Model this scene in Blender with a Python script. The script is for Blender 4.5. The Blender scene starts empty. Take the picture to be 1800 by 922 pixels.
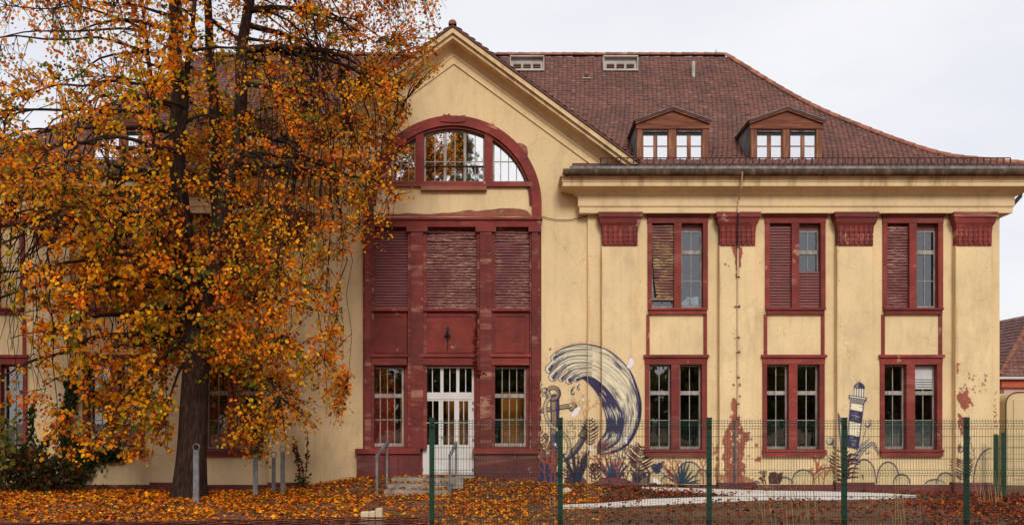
import bpy, math, random
import numpy as np
from mathutils import Vector, Matrix, noise as mnoise
from mathutils.kdtree import KDTree

R = math.radians
random.seed(7)
rng = np.random.default_rng(7)
scene = bpy.context.scene
COL = scene.collection

# ------------------------------------------------------------------ camera
D = 1800.0 / 63.0          # metres from the camera to the gable wall (Y = 0)
CZ = 1.83                  # eye height above the threshold datum
cam_data = bpy.data.cameras.new("camera")
cam = bpy.data.objects.new("camera", cam_data)
COL.objects.link(cam)
cam.location = (0, -D, CZ)
cam.rotation_euler = (R(90), 0, 0)
cam_data.sensor_width = 36
cam_data.lens = 36
cam_data.shift_y = (735 - 461) / 1800.0
cam_data.clip_end = 3000
scene.camera = cam

# ------------------------------------------------------------------ sky, sun, exposure
SUN_EL, SUN_AZ = R(30), R(7)      # azimuth measured from straight behind the camera, negative = left
world = bpy.data.worlds.new("World")
scene.world = world
world.use_nodes = True
wn, wl = world.node_tree.nodes, world.node_tree.links
wn.clear()
wout = wn.new("ShaderNodeOutputWorld")
bg = wn.new("ShaderNodeBackground")
sky = wn.new("ShaderNodeTexSky")
sky.sky_type = 'NISHITA'
sky.sun_disc = False
sky.sun_elevation = SUN_EL
sky.sun_rotation = math.pi + SUN_AZ
sky.air_density = 1.0
sky.dust_density = 3.0
wtc = wn.new("ShaderNodeTexCoord")
wmap = wn.new("ShaderNodeMapping"); wmap.inputs['Scale'].default_value = (1.0, 1.0, 2.6)
wno = wn.new("ShaderNodeTexNoise"); wno.inputs['Scale'].default_value = 2.2; wno.inputs['Detail'].default_value = 5; wno.inputs['Roughness'].default_value = .55
wr = wn.new("ShaderNodeValToRGB")
wr.color_ramp.elements[0].position = .36; wr.color_ramp.elements[0].color = (6.45, 6.55, 7.1, 1)
wr.color_ramp.elements[1].position = .60; wr.color_ramp.elements[1].color = (7.5, 7.45, 7.6, 1)
wm = wn.new("ShaderNodeMix"); wm.data_type = 'RGBA'; wm.inputs[0].default_value = .93
wl.new(wtc.outputs['Generated'], wmap.inputs['Vector']); wl.new(wmap.outputs[0], wno.inputs['Vector'])
wl.new(wno.outputs['Fac'], wr.inputs['Fac'])
wl.new(sky.outputs[0], wm.inputs[6]); wl.new(wr.outputs[0], wm.inputs[7])
wl.new(wm.outputs[2], bg.inputs['Color'])
bg.inputs['Strength'].default_value = 0.1
wl.new(bg.outputs[0], wout.inputs['Surface'])

sun_d = bpy.data.lights.new("sun", 'SUN')
sun_d.energy = 1.5
sun_d.angle = R(16)
sun_d.color = (1.0, .93, .82)
sun = bpy.data.objects.new("sun", sun_d)
COL.objects.link(sun)
# sun shines from behind the camera and to the left
sdir = Vector((math.sin(SUN_AZ) * math.cos(SUN_EL), -math.cos(SUN_AZ) * math.cos(SUN_EL), math.sin(SUN_EL)))
sun.rotation_euler = sdir.to_track_quat('Z', 'Y').to_euler()
sun.location = (-20, -40, 30)

scene.view_settings.view_transform = 'Standard'
scene.view_settings.look = 'None'
scene.view_settings.exposure = 0.37
scene.view_settings.gamma = 1.0
scene.view_settings.use_curve_mapping = False
scene.render.engine = 'CYCLES'
scene.cycles.use_denoising = True
scene.cycles.max_bounces = 7
scene.cycles.diffuse_bounces = 3
scene.cycles.glossy_bounces = 3
scene.cycles.transmission_bounces = 3
scene.cycles.transparent_max_bounces = 10
scene.cycles.caustics_reflective = False
scene.cycles.caustics_refractive = False

# ------------------------------------------------------------------ helpers
def PX(x, Y=0.0): return (x - 900.0) * (D + Y) / 1800.0
def PZ(y, Y=0.0): return CZ + (735.0 - y) * (D + Y) / 1800.0
AX = PX(798)                       # symmetry axis of the front

def ground_h(x, y):
    """height of the terrain"""
    xs = [-60, -13, -7.6, -5.6, -4.3, -1.6, -0.1, 1.2, 4.0, 8.0, 12.7, 16, 60]
    zs = [-.28, -.28, -.27, -.05, .20, .20, .12, .03, -.04, -.13, -.25, -.3, -.3]
    wall = float(np.interp(x, xs, zs))
    # mound round the tree
    far = float(np.interp(x, [-60, -16, -9, -3.5, 0, 60], [-.15, -.03, 0., -.14, -.22, -.26]))
    if y > 0: return wall * math.exp(-y * .05) - .3 * (1 - math.exp(-y * .05))
    t = min(1.0, -y / 3.2); t = t * t * (3 - 2 * t)
    z = wall * (1 - t) + far * t
    sx = max(0., 1 - max(0., abs(x + 2.5) - 1.0) / .5); sy = max(0., 1 - max(0., abs(y + 1.35) - .75) / .4)
    z -= .22 * sx * sy
    if y < -5:
        u = min(1.0, (-5 - y) / 6.0); u = u * u * (3 - 2 * u)
        z = z * (1 - u) + (-.24) * u
    return z + .018 * mnoise.noise(Vector((x * 1.3, y * 1.3, 0))) + .03 * mnoise.noise(Vector((x * .4, y * .4, 4)))

def unproj(x, y, lift=0.0):
    """point of the terrain seen at photo position (x, y)"""
    d0 = 8.0
    for i in range(2000):
        d = 8.0 + i * .02
        Y = d - D
        if PZ(y, Y) <= ground_h(PX(x, Y), Y) + lift:
            a, b = Y - .02, Y
            for _ in range(8):
                m = (a + b) / 2
                if PZ(y, m) <= ground_h(PX(x, m), m) + lift: b = m
                else: a = m
            return Vector((PX(x, b), b, ground_h(PX(x, b), b) + lift))
    return Vector((PX(x, -.2), -.2, ground_h(PX(x, -.2), -.2) + lift))

class MB:
    """collects shapes of ONE part and links them as one mesh object"""
    def __init__(s): s.v = []; s.f = []; s.c = None
    def add(s, vs, fs):
        n = len(s.v); s.v += [tuple(p) for p in vs]; s.f += [tuple(i + n for i in f) for f in fs]; return s
    def box(s, x0, x1, y0, y1, z0, z1):
        x0, x1 = min(x0, x1), max(x0, x1); y0, y1 = min(y0, y1), max(y0, y1); z0, z1 = min(z0, z1), max(z0, z1)
        return s.add([(x0,y0,z0),(x1,y0,z0),(x1,y1,z0),(x0,y1,z0),(x0,y0,z1),(x1,y0,z1),(x1,y1,z1),(x0,y1,z1)],
              [(0,3,2,1),(4,5,6,7),(0,1,5,4),(1,2,6,5),(2,3,7,6),(3,0,4,7)])
    def pbox(s, xa, xb, ya, yb, Yf, Yb):
        """box whose front face (at depth Yf) spans photo columns xa..xb and rows ya..yb"""
        return s.box(PX(xa, Yf), PX(xb, Yf), Yf, Yb, PZ(yb, Yf), PZ(ya, Yf))
    def prism(s, poly, y0, y1):
        """polygon of (x, z) extruded in Y"""
        n = len(poly)
        a = sum(poly[i][0] * poly[(i+1) % n][1] - poly[(i+1) % n][0] * poly[i][1] for i in range(n))
        if a < 0: poly = poly[::-1]
        y0, y1 = min(y0, y1), max(y0, y1)
        vs = [(p[0], y0, p[1]) for p in poly] + [(p[0], y1, p[1]) for p in poly]
        fs = [tuple(range(n)), tuple(range(2*n-1, n-1, -1))]
        for i in range(n):
            j = (i + 1) % n
            fs.append((i, i + n, j + n, j))
        return s.add(vs, fs)
    def tube(s, pts, rad, n=6, cap=True):
        pts = [Vector(p) for p in pts]
        if not hasattr(rad, '__len__'): rad = [rad] * len(pts)
        base = len(s.v); up0 = None
        for i, p in enumerate(pts):
            t = (pts[min(i+1, len(pts)-1)] - pts[max(i-1, 0)])
            if t.length < 1e-9: t = Vector((0, 0, 1))
            t.normalize()
            if up0 is None:
                up0 = Vector((0, 0, 1)) if abs(t.z) < .9 else Vector((1, 0, 0))
            a = t.cross(up0)
            if a.length < 1e-6: a = t.orthogonal()
            a.normalize(); b = t.cross(a); up0 = a.cross(t)
            for k in range(n):
                w = 2 * math.pi * k / n
                q = p + (a * math.cos(w) + b * math.sin(w)) * rad[i]
                s.v.append(tuple(q))
        for i in range(len(pts) - 1):
            for k in range(n):
                k2 = (k + 1) % n
                s.f.append((base+i*n+k, base+i*n+k2, base+(i+1)*n+k2, base+(i+1)*n+k))
        if cap:
            s.f.append(tuple(base + k for k in range(n))[::-1])
            s.f.append(tuple(base + (len(pts)-1)*n + k for k in range(n)))
        return s
    def build(s, name, mat, parent=None, smooth=False, **props):
        off = wloc(parent) if parent is not None else Vector((0, 0, 0))
        me = bpy.data.meshes.new(name)
        me.from_pydata([(p[0]-off.x, p[1]-off.y, p[2]-off.z) for p in s.v], [], s.f)
        me.materials.append(M[mat])
        if smooth: me.polygons.foreach_set('use_smooth', [True] * len(me.polygons))
        me.update()
        return link(name, me, parent, **props)

def wloc(o):
    v = Vector((0, 0, 0))
    while o is not None:
        v += o.location; o = o.parent
    return v

def link(name, me, parent=None, loc=None, **props):
    o = bpy.data.objects.new(name, me); COL.objects.link(o)
    if parent is not None: o.parent = parent
    if loc is not None: o.location = loc
    for k, v in props.items(): o[k] = v
    return o

def thing(name, label, cat, loc=(0, 0, 0), group=None):
    o = bpy.data.objects.new(name, None); COL.objects.link(o)
    o.empty_display_size = .2
    o.location = loc; o['label'] = label; o['category'] = cat
    if group: o['group'] = group
    return o

def tag(o, label, cat, group=None, kind=None):
    o['label'] = label; o['category'] = cat
    if group: o['group'] = group
    if kind: o['kind'] = kind
    return o

def mesh_np(name, V, F, mat, colors=None, parent=None, **props):
    """V (n,3), F (m,k) arrays; colours per vertex"""
    off = wloc(parent) if parent is not None else Vector((0, 0, 0))
    V = np.asarray(V, dtype=np.float32) - np.array(off, dtype=np.float32)
    F = np.asarray(F, dtype=np.int32); m, k = F.shape
    me = bpy.data.meshes.new(name)
    me.vertices.add(len(V)); me.vertices.foreach_set('co', V.ravel())
    me.loops.add(m * k); me.loops.foreach_set('vertex_index', F.ravel())
    me.polygons.add(m); me.polygons.foreach_set('loop_start', np.arange(0, m * k, k, dtype=np.int32))
    me.polygons.foreach_set('loop_total', np.full(m, k, dtype=np.int32))
    me.update(calc_edges=True)
    if colors is not None:
        ca = me.color_attributes.new('Col', 'FLOAT_COLOR', 'POINT')
        c = np.ones((len(V), 4), dtype=np.float32); c[:, :colors.shape[1]] = colors
        ca.data.foreach_set('color', c.ravel())
    me.materials.append(M[mat])
    return link(name, me, parent, **props)

# ------------------------------------------------------------------ materials
M = {}
def nmat(name):
    m = bpy.data.materials.new(name); m.use_nodes = True
    nt = m.node_tree; nt.nodes.clear()
    out = nt.nodes.new('ShaderNodeOutputMaterial'); b = nt.nodes.new('ShaderNodeBsdfPrincipled')
    nt.links.new(b.outputs[0], out.inputs[0]); M[name] = m
    return m, nt, b, out
class G:
    """small node-graph helper"""
    def __init__(s, nt): s.nt = nt; s.n = nt.nodes; s.l = nt.links
    def co(s, scale=(1, 1, 1), obj=False, loc=(0, 0, 0)):
        if obj:
            t = s.n.new('ShaderNodeTexCoord'); o = t.outputs['Object']
        else:
            t = s.n.new('ShaderNodeNewGeometry'); o = t.outputs['Position']
        mp = s.n.new('ShaderNodeMapping'); mp.inputs['Scale'].default_value = scale; mp.inputs['Location'].default_value = loc
        s.l.new(o, mp.inputs['Vector']); return mp.outputs[0]
    def noise(s, vec, scale, detail=4, rough=.55, dist=0):
        n = s.n.new('ShaderNodeTexNoise'); n.inputs['Scale'].default_value = scale; n.inputs['Detail'].default_value = detail
        n.inputs['Roughness'].default_value = rough; n.inputs['Distortion'].default_value = dist
        s.l.new(vec, n.inputs['Vector']); return n.outputs['Fac']
    def voro(s, vec, scale, feature='DISTANCE_TO_EDGE'):
        n = s.n.new('ShaderNodeTexVoronoi'); n.feature = feature; n.inputs['Scale'].default_value = scale
        s.l.new(vec, n.inputs['Vector']); return n.outputs[0]
    def ramp(s, fac, stops):
        r = s.n.new('ShaderNodeValToRGB'); e = r.color_ramp.elements
        while len(e) < len(stops): e.new(.5)
        for i, (p, c) in enumerate(stops):
            e[i].position = p; e[i].color = (c, c, c, 1) if not hasattr(c, '__len__') else (*c, 1)
        s.l.new(fac, r.inputs['Fac']); return r.outputs['Color']
    def mix(s, fac, a, b, mode='MIX'):
        m = s.n.new('ShaderNodeMix'); m.data_type = 'RGBA'; m.blend_type = mode
        for i, v in ((0, fac), (6, a), (7, b)):
            if isinstance(v, (int, float)): m.inputs[i].default_value = v if i == 0 else (v, v, v, 1)
            elif isinstance(v, tuple): m.inputs[i].default_value = (*v, 1)
            else: s.l.new(v, m.inputs[i])
        return m.outputs[2]
    def math(s, op, a, b=None):
        m = s.n.new('ShaderNodeMath'); m.operation = op
        for i, v in ((0, a), (1, b)):
            if v is None: continue
            if isinstance(v, (int, float)): m.inputs[i].default_value = v
            else: s.l.new(v, m.inputs[i])
        return m.outputs[0]
    def attr(s, name='Col', out='Color'):
        a = s.n.new('ShaderNodeAttribute'); a.attribute_name = name; return a.outputs[out]
    def rnd(s):
        return s.n.new('ShaderNodeObjectInfo').outputs['Random']
    def bump(s, h, strength=.3, dist=.01):
        b = s.n.new('ShaderNodeBump'); b.inputs['Strength'].default_value = strength; b.inputs['Distance'].default_value = dist
        s.l.new(h, b.inputs['Height']); return b.outputs[0]

def plaster_color(g, base=(.80, .61, .352)):
    p = g.co()
    big = g.noise(p, .55, 5, .6)
    c = g.mix(g.ramp(big, [(.3, 0.), (.7, 1.)]), tuple(v * .86 for v in base), tuple(min(1, v * 1.07) for v in base))
    # grey soiling in patches
    soil = g.noise(g.co((1, 1, .45)), 1.7, 7, .68)
    c = g.mix(g.math('MULTIPLY', g.ramp(soil, [(.50, 0.), (.74, 1.)]), .55), c, (.44, .33, .18))
    # vertical run marks
    run = g.noise(g.co((7, 7, .22)), 1.0, 5, .6)
    c = g.mix(g.math('MULTIPLY', g.ramp(run, [(.54, 0.), (.78, 1.)]), .26), c, (.40, .29, .17))
    fine = g.noise(p, 16, 6, .7)
    c = g.mix(g.math('MULTIPLY', g.ramp(fine, [(.3, 1.), (.5, 0.)]), .22), c, (.45, .32, .17))
    # hairline cracks
    warp = g.n.new('ShaderNodeVectorMath'); warp.operation = 'ADD'
    nn = g.n.new('ShaderNodeTexNoise'); nn.inputs['Scale'].default_value = 2.3; nn.inputs['Detail'].default_value = 5
    g.l.new(p, nn.inputs['Vector'])
    sc = g.n.new('ShaderNodeVectorMath'); sc.operation = 'SCALE'; sc.inputs['Scale'].default_value = .55
    g.l.new(nn.outputs['Color'], sc.inputs[0]); g.l.new(p, warp.inputs[0]); g.l.new(sc.outputs[0], warp.inputs[1])
    edge = g.voro(warp.outputs[0], .75)
    line = g.ramp(edge, [(.0, 1.), (.010, 0.)])
    where = g.ramp(g.noise(g.co(loc=(9, 3, 1)), .8, 2), [(.50, 0.), (.60, 1.)])
    c = g.mix(g.math('MULTIPLY', g.math('MULTIPLY', line, where), .32), c, (.30, .20, .11))
    # tiny chips
    chip = g.voro(g.co((1, 1, 1)), 2.6, 'F1')
    c = g.mix(g.ramp(chip, [(.035, 1.), (.05, 0.)]), c, (.34, .17, .11))
    return c, fine, edge

def m_plaster():
    m, nt, b, out = nmat('plaster'); g = G(nt)
    c, fine, edge = plaster_color(g)
    nt.links.new(c, b.inputs['Base Color']); b.inputs['Roughness'].default_value = .9
    b.inputs['Specular IOR Level'].default_value = .15
    nt.links.new(g.bump(g.noise(g.co(), 9, 6, .65), .35, .02), b.inputs['Normal'])
    # the same plaster with wall paint on it (the mural and bare patches), alpha in the colour attribute
    m, nt, b, out = nmat('painted_plaster'); g = G(nt)
    c, fine, edge = plaster_color(g)
    col = g.attr(); al = g.attr('Col', 'Alpha')
    wear = g.ramp(g.noise(g.co(), 24, 4, .7), [(.25, .85), (.45, 1.)])
    c2 = g.mix(g.math('MULTIPLY', al, wear), c, col)
    nt.links.new(c2, b.inputs['Base Color']); b.inputs['Roughness'].default_value = .8
    b.inputs['Specular IOR Level'].default_value = .15
    nt.links.new(g.bump(g.noise(g.co(), 9, 6, .65), .3, .02), b.inputs['Normal'])
m_plaster()

def m_stone(name, base, patch=(.43, .22, .16), amount=.5, flakes=.655):
    m, nt, b, out = nmat(name); g = G(nt)
    p = g.co()
    c = g.mix(g.ramp(g.noise(p, 1.6, 6, .65), [(.3, 0.), (.7, 1.)]), tuple(v * .62 for v in base), tuple(v * 1.2 for v in base))
    # paler sandstone bedding showing through worn red paint
    ov = g.n.new('ShaderNodeVectorMath'); ov.operation = 'ADD'; cx = g.n.new('ShaderNodeCombineXYZ')
    rs = g.math('MULTIPLY', g.rnd(), 37.0)
    for i in range(3): g.l.new(rs, cx.inputs[i])
    g.l.new(g.co((.45, .45, 3.4)), ov.inputs[0]); g.l.new(cx.outputs[0], ov.inputs[1])
    bed = g.noise(ov.outputs[0], 1.1, 6, .62, .7)
    ov2 = g.n.new('ShaderNodeVectorMath'); ov2.operation = 'ADD'; g.l.new(p, ov2.inputs[0]); g.l.new(cx.outputs[0], ov2.inputs[1])
    where = g.ramp(g.noise(ov2.outputs[0], .55, 3), [(.40, 0.), (.56, 1.)])
    c = g.mix(g.math('MULTIPLY', g.math('MULTIPLY', g.ramp(bed, [(.52, 0.), (.64, 1.)]), where), amount), c, patch)
    flake = g.ramp(g.noise(g.co(loc=(1, 2, 7)), 2.1, 6, .62), [(flakes, 0.), (flakes + .02, 1.)])
    c = g.mix(g.math('MULTIPLY', flake, .75), c, (.47, .27, .18))
    # soot
    c = g.mix(g.math('MULTIPLY', g.ramp(g.noise(g.co((3, 3, .5)), 1.5, 6, .7), [(.5, 0.), (.75, 1.)]), .38), c, (.045, .018, .018))
    c = g.mix(1.0, c, g.ramp(g.rnd(), [(0., .78), (1., 1.18)]), 'MULTIPLY')
    nt.links.new(c, b.inputs['Base Color']); b.inputs['Roughness'].default_value = .72
    b.inputs['Specular IOR Level'].default_value = .3
    nt.links.new(g.bump(g.noise(p, 14, 7, .7), .4, .012), b.inputs['Normal'])
m_stone('sandstone', (.235, .037, .029), (.43, .20, .14), .25)
m_stone('sandstone_banded', (.20, .035, .029), (.46, .23, .16), .9)
m_stone('sandstone_worn', (.235, .037, .029), (.48, .24, .17), .9, .56)
m_stone('plinth', (.15, .035, .034), (.28, .16, .12), .4)
m_stone('bare_brick', (.36, .12, .075), (.50, .33, .22), .5)

def m_var(name, cols, scale=3.0, rough=.7, spec=.3, bump=.3, stretch=(1, 1, 1), metallic=0.0, obj=False, bscale=30, rand=0.0):
    m, nt, b, out = nmat(name); g = G(nt)
    f = g.noise(g.co(stretch, obj), scale, 6, .65)
    n = len(cols)
    c = g.ramp(f, [(.28 + .44 * i / max(1, n - 1), cols[i]) for i in range(n)])
    if rand:
        r = g.ramp(g.rnd(), [(0., 1 - rand), (1., 1 + rand)])
        c = g.mix(1.0, c, r, 'MULTIPLY')
    nt.links.new(c, b.inputs['Base Color']); b.inputs['Roughness'].default_value = rough
    b.inputs['Metallic'].default_value = metallic; b.inputs['Specular IOR Level'].default_value = spec
    if bump: nt.links.new(g.bump(g.noise(g.co(stretch, obj), bscale, 5, .6), bump, .008), b.inputs['Normal'])
m_var('white_timber', [(.15, .115, .09), (.32, .285, .25), (.47, .44, .41)], 5, .6, stretch=(3, 3, .6))
m_var('door_white', [(.62, .60, .58), (.74, .72, .70)], 2, .35, .4, .05)
m_var('brown_timber', [(.06, .02, .013), (.18, .058, .03), (.32, .12, .06)], 3.5, .75, stretch=(.5, 2, 5))
m_var('brown_timber_upright', [(.08, .03, .018), (.20, .075, .038), (.40, .21, .12)], 3.5, .75, stretch=(5, 2, .4))
m_var('zinc', [(.06, .055, .05), (.17, .17, .175), (.30, .30, .31)], 2.2, .6, .3, .15, stretch=(3, 1, 1), metallic=.1)
m_var('gutter_copper', [(.03, .019, .013), (.085, .052, .033), (.20, .14, .085)], 2.6, .8, .15, .2, stretch=(2, 1, 1), metallic=0)
m_var('cornice_cream', [(.34, .22, .12), (.70, .52, .29), (.76, .60, .37)], 1.5, .85, .15, .2, stretch=(2.2, 1, .5))
m_var('rusty_iron', [(.02, .009, .009), (.06, .02, .018), (.11, .04, .028)], 6, .7)
m_var('galvanised', [(.10, .10, .105), (.18, .18, .185), (.27, .27, .28)], 5, .5, .5, .1, metallic=.35)
m_var('black_iron', [(.008, .008, .009), (.025, .02, .02)], 6, .6)
m_var('green_coat', [(.003, .026, .014), (.006, .048, .025)], 4, .35, .5, .05)
m_var('bark', [(.008, .0045, .0035), (.032, .018, .013), (.085, .052, .04)], 5, .9, .1, .9, stretch=(6, 6, .8), bscale=9)
m_var('twig', [(.02, .011, .008), (.055, .03, .02)], 6, .9, .1, .2)
m_var('wicker', [(.035, .012, .010), (.10, .032, .024), (.17, .07, .045)], 8, .8, .2, .3, stretch=(1, 4, 4), rand=.35)
m_var('concrete', [(.30, .26, .22), (.46, .43, .39), (.55, .52, .48)], 1.8, .85, .2, .3)
m_var('path_concrete', [(.58, .53, .48), (.72, .68, .63), (.76, .73, .70)], 1.2, .85, .2, .2)
m_var('step_stone', [(.16, .12, .10), (.30, .26, .22), (.42, .38, .33)], 3, .85, .2, .3)
m_var('pale_block', [(.52, .40, .25), (.64, .52, .35)], 4, .85, .2, .2)
m_var('pipe_cream', [(.50, .36, .22), (.68, .54, .34)], 3, .7, .2, .1, stretch=(1, 1, .5))
m_var('interior_dark', [(.07, .055, .045), (.12, .095, .075)], 1, .9, .1, 0)
m_var('interior_floor', [(.12, .09, .07), (.16, .12, .09)], 1, .8, .2, 0)
m_var('interior_orange', [(.62, .22, .03), (.72, .30, .05)], 1, .7, .2, 0)
m_var('interior_red', [(.42, .035, .025), (.5, .05, .03)], 1, .7, .2, 0)
m_var('curtain', [(.70, .72, .75), (.82, .83, .85)], 3, .9, .1, 0, stretch=(6, 1, .2))
m_var('film_blue', [(.10, .14, .17), (.17, .22, .26)], 3, .5, .4, .1)
m_var('louvre_white', [(.5, .5, .5), (.62, .62, .62)], 3, .5, .3, 0)
m_var('plastic_bag', [(.55, .55, .56), (.78, .78, .8)], 3, .35, .5, .6, bscale=12)
m_var('cream_board', [(.58, .44, .25), (.70, .56, .33)], 2, .8, .2, .1)
m_var('pink_wall', [(.60, .33, .28), (.70, .42, .36)], 1.1, .85, .2, .2)
m_var('red_band', [(.42, .09, .05), (.52, .13, .07)], 1.4, .8, .2, .2)
m_var('white_gutter', [(.5, .5, .52), (.62, .62, .64)], 3, .5, .4, 0)
m_var('dry_stalk', [(.30, .19, .08), (.48, .33, .15)], 6, .9, .1, 0)

def m_shutter(name, base, worn):
    m, nt, b, out = nmat(name); g = G(nt)
    c = g.mix(g.ramp(g.noise(g.co((1, 1, 9)), 2.5, 5), [(.3, 0.), (.7, 1.)]), tuple(v * .6 for v in base), tuple(v * 1.25 for v in base))
    if worn:
        n = g.noise(g.co((2.2, 1, 16)), 2.0, 6, .72, .6)
        big = g.ramp(g.noise(g.co(loc=(2, 5, 1)), 1.5, 3), [(.36, 0.), (.6, 1.)])
        c = g.mix(g.math('MULTIPLY', g.ramp(n, [(.50, 0.), (.57, 1.)]), big), c, worn)
        c = g.mix(g.ramp(g.noise(g.co((3, 1, 22), loc=(3, 0, 0)), 2.2, 6, .7), [(.60, 0.), (.66, 1.)]), c, (.05, .025, .02))
    nt.links.new(c, b.inputs['Base Color']); b.inputs['Roughness'].default_value = .6
m_shutter('shutter', (.20, .052, .052), None)
m_shutter('shutter_worn', (.16, .030, .034), (.42, .24, .17))
m_shutter('shutter_broken', (.17, .045, .035), (.52, .46, .18))

def m_tile():
    m, nt, b, out = nmat('roof_tile'); g = G(nt)
    col = g.attr()
    n = g.noise(g.co(), 1.1, 6, .65)
    c = g.mix(g.math('MULTIPLY', g.ramp(n, [(.42, 0.), (.72, 1.)]), .55), col, (.055, .038, .036))
    sp = g.noise(g.co(), 22, 5, .7)
    c = g.mix(g.math('MULTIPLY', g.ramp(sp, [(.58, 0.), (.7, 1.)]), .45), c, (.20, .15, .11))
    nt.links.new(c, b.inputs['Base Color']); b.inputs['Roughness'].default_value = .7
    b.inputs['Specular IOR Level'].default_value = .35
    nt.links.new(g.bump(sp, .3, .006), b.inputs['Normal'])
m_tile()
m_var('ridge_clay', [(.13, .05, .035), (.27, .10, .06), (.34, .17, .10)], 5, .75, .3, .4, rand=.3)
m_var('tile_sheet', [(.09, .04, .034), (.16, .07, .058)], 5, .75, .3, .4)

def m_leaf(name, trans=.45, rough=.55):
    m, nt, b, out = nmat(name); g = G(nt)
    col = g.attr()
    f = g.noise(g.co(), 30, 3, .6)
    c = g.mix(g.math('MULTIPLY', g.ramp(f, [(.45, 0.), (.75, 1.)]), .2), col, (.16, .05, .012))
    nt.links.new(c, b.inputs['Base Color']); b.inputs['Roughness'].default_value = rough
    b.inputs['Specular IOR Level'].default_value = .15
    tr = nt.nodes.new('ShaderNodeBsdfTranslucent'); nt.links.new(c, tr.inputs['Color'])
    mx = nt.nodes.new('ShaderNodeMixShader'); mx.inputs[0].default_value = trans
    nt.links.new(b.outputs[0], mx.inputs[1]); nt.links.new(tr.outputs[0], mx.inputs[2]); nt.links.new(mx.outputs[0], out.inputs[0])
m_leaf('leaf', .48)
m_leaf('litter', .1, .7)

def m_glass(name, refl, tint=(.85, .9, .9), wavy=.02):
    m, nt, b, out = nmat(name); g = G(nt)
    nt.nodes.remove(b)
    gl = nt.nodes.new('ShaderNodeBsdfGlossy'); gl.inputs['Roughness'].default_value = .02; gl.inputs['Color'].default_value = (.95, .96, 1, 1)
    tr = nt.nodes.new('ShaderNodeBsdfTransparent'); tr.inputs['Color'].default_value = (*tint, 1)
    mx = nt.nodes.new('ShaderNodeMixShader')
    fr = nt.nodes.new('ShaderNodeFresnel'); fr.inputs['IOR'].default_value = 1.5
    fac = g.math('ADD', fr.outputs[0], refl)
    nt.links.new(fac, mx.inputs[0]); nt.links.new(tr.outputs[0], mx.inputs[1]); nt.links.new(gl.outputs[0], mx.inputs[2])
    nt.links.new(g.bump(g.noise(g.co(), 2.2, 2), wavy, .05), gl.inputs['Normal'])
    nt.links.new(mx.outputs[0], out.inputs[0])
m_glass('glass', .10, (.9, .9, .88))
m_glass('glass_sky', .72, wavy=.012)
m_glass('glass_upper', .05, (.8, .85, .9))

def m_ground():
    m, nt, b, out = nmat('soil'); g = G(nt)
    p = g.co()
    c = g.mix(g.ramp(g.noise(p, .6, 5, .6), [(.35, 0.), (.65, 1.)]), (.165, .075, .042), (.23, .122, .070))
    c = g.mix(g.ramp(g.noise(p, 14, 6, .7), [(.45, 0.), (.68, 1.)]), c, (.10, .042, .025))
    c = g.mix(g.ramp(g.voro(p, 26, 'F1'), [(.10, 1.), (.16, 0.)]), c, (.30, .22, .16))
    nt.links.new(c, b.inputs['Base Color']); b.inputs['Roughness'].default_value = .95
    b.inputs['Specular IOR Level'].default_value = .1
    nt.links.new(g.bump(g.noise(p, 10, 8, .75), .8, .05), b.inputs['Normal'])
m_ground()
# ------------------------------------------------------------------ ground
def build_ground():
    xs = np.concatenate([[-600, -300, -150, -80, -50, -35, -26], np.arange(-20, 20.01, .35), [26, 35, 50, 80, 150, 300, 600]])
    ys = np.concatenate([[-400, -200, -100, -60, -42, -34], np.arange(-29, 1.3, .3), [4, 8, 15, 25, 40, 80, 150, 300, 600]])
    V = [(x, y, ground_h(x, y)) for y in ys for x in xs]
    nx = len(xs); F = []
    for j in range(len(ys) - 1):
        for i in range(nx - 1):
            a = j * nx + i; F.append((a, a + 1, a + nx + 1, a + nx))
    o = mesh_np('ground', V, F, 'soil'); o['kind'] = 'structure'
    o.data.polygons.foreach_set('use_smooth', [True] * len(o.data.polygons))
build_ground()

# ------------------------------------------------------------------ the building
HOUSE = thing('plaster_building', 'two-storey cream plaster building with red sandstone trim and brown tiled hip roof', 'building', (AX, 0, 0))
EAVE_XR, EAVE_Y, RIDGE_T = 14.4, -1.0, 7.0
EAVE_XL = 2 * AX - EAVE_XR

def wall_with_holes(mb, x0, x1, z0, z1, holes, Yf, Yb):
    xs = sorted({x0, x1, *[h[0] for h in holes], *[h[1] for h in holes]})
    zs = sorted({z0, z1, *[h[2] for h in holes], *[h[3] for h in holes]})
    for i in range(len(xs) - 1):
        for j in range(len(zs) - 1):
            cx, cz = (xs[i] + xs[i+1]) / 2, (zs[j] + zs[j+1]) / 2
            if any(h[0] < cx < h[1] and h[2] < cz < h[3] for h in holes): continue
            mb.add([(xs[i], Yf, zs[j]), (xs[i+1], Yf, zs[j]), (xs[i+1], Yf, zs[j+1]), (xs[i], Yf, zs[j+1])], [(0, 1, 2, 3)])
    for (a, b, c, d) in holes:
        mb.add([(a,Yf,c),(b,Yf,c),(b,Yb,c),(a,Yb,c)], [(0,3,2,1)])
        mb.add([(a,Yf,d),(b,Yf,d),(b,Yb,d),(a,Yb,d)], [(0,1,2,3)])
        mb.add([(a,Yf,c),(a,Yb,c),(a,Yb,d),(a,Yf,d)], [(0,1,2,3)])
        mb.add([(b,Yf,c),(b,Yb,c),(b,Yb,d),(b,Yf,d)], [(3,2,1,0)])

def cells(lo, hi, cuts, w):
    """intervals between bars of width w centred on cuts"""
    e = [lo] + [v for c in cuts for v in (c - w / 2, c + w / 2)] + [hi]
    return [(e[i], e[i+1]) for i in range(0, len(e), 2)]

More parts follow.
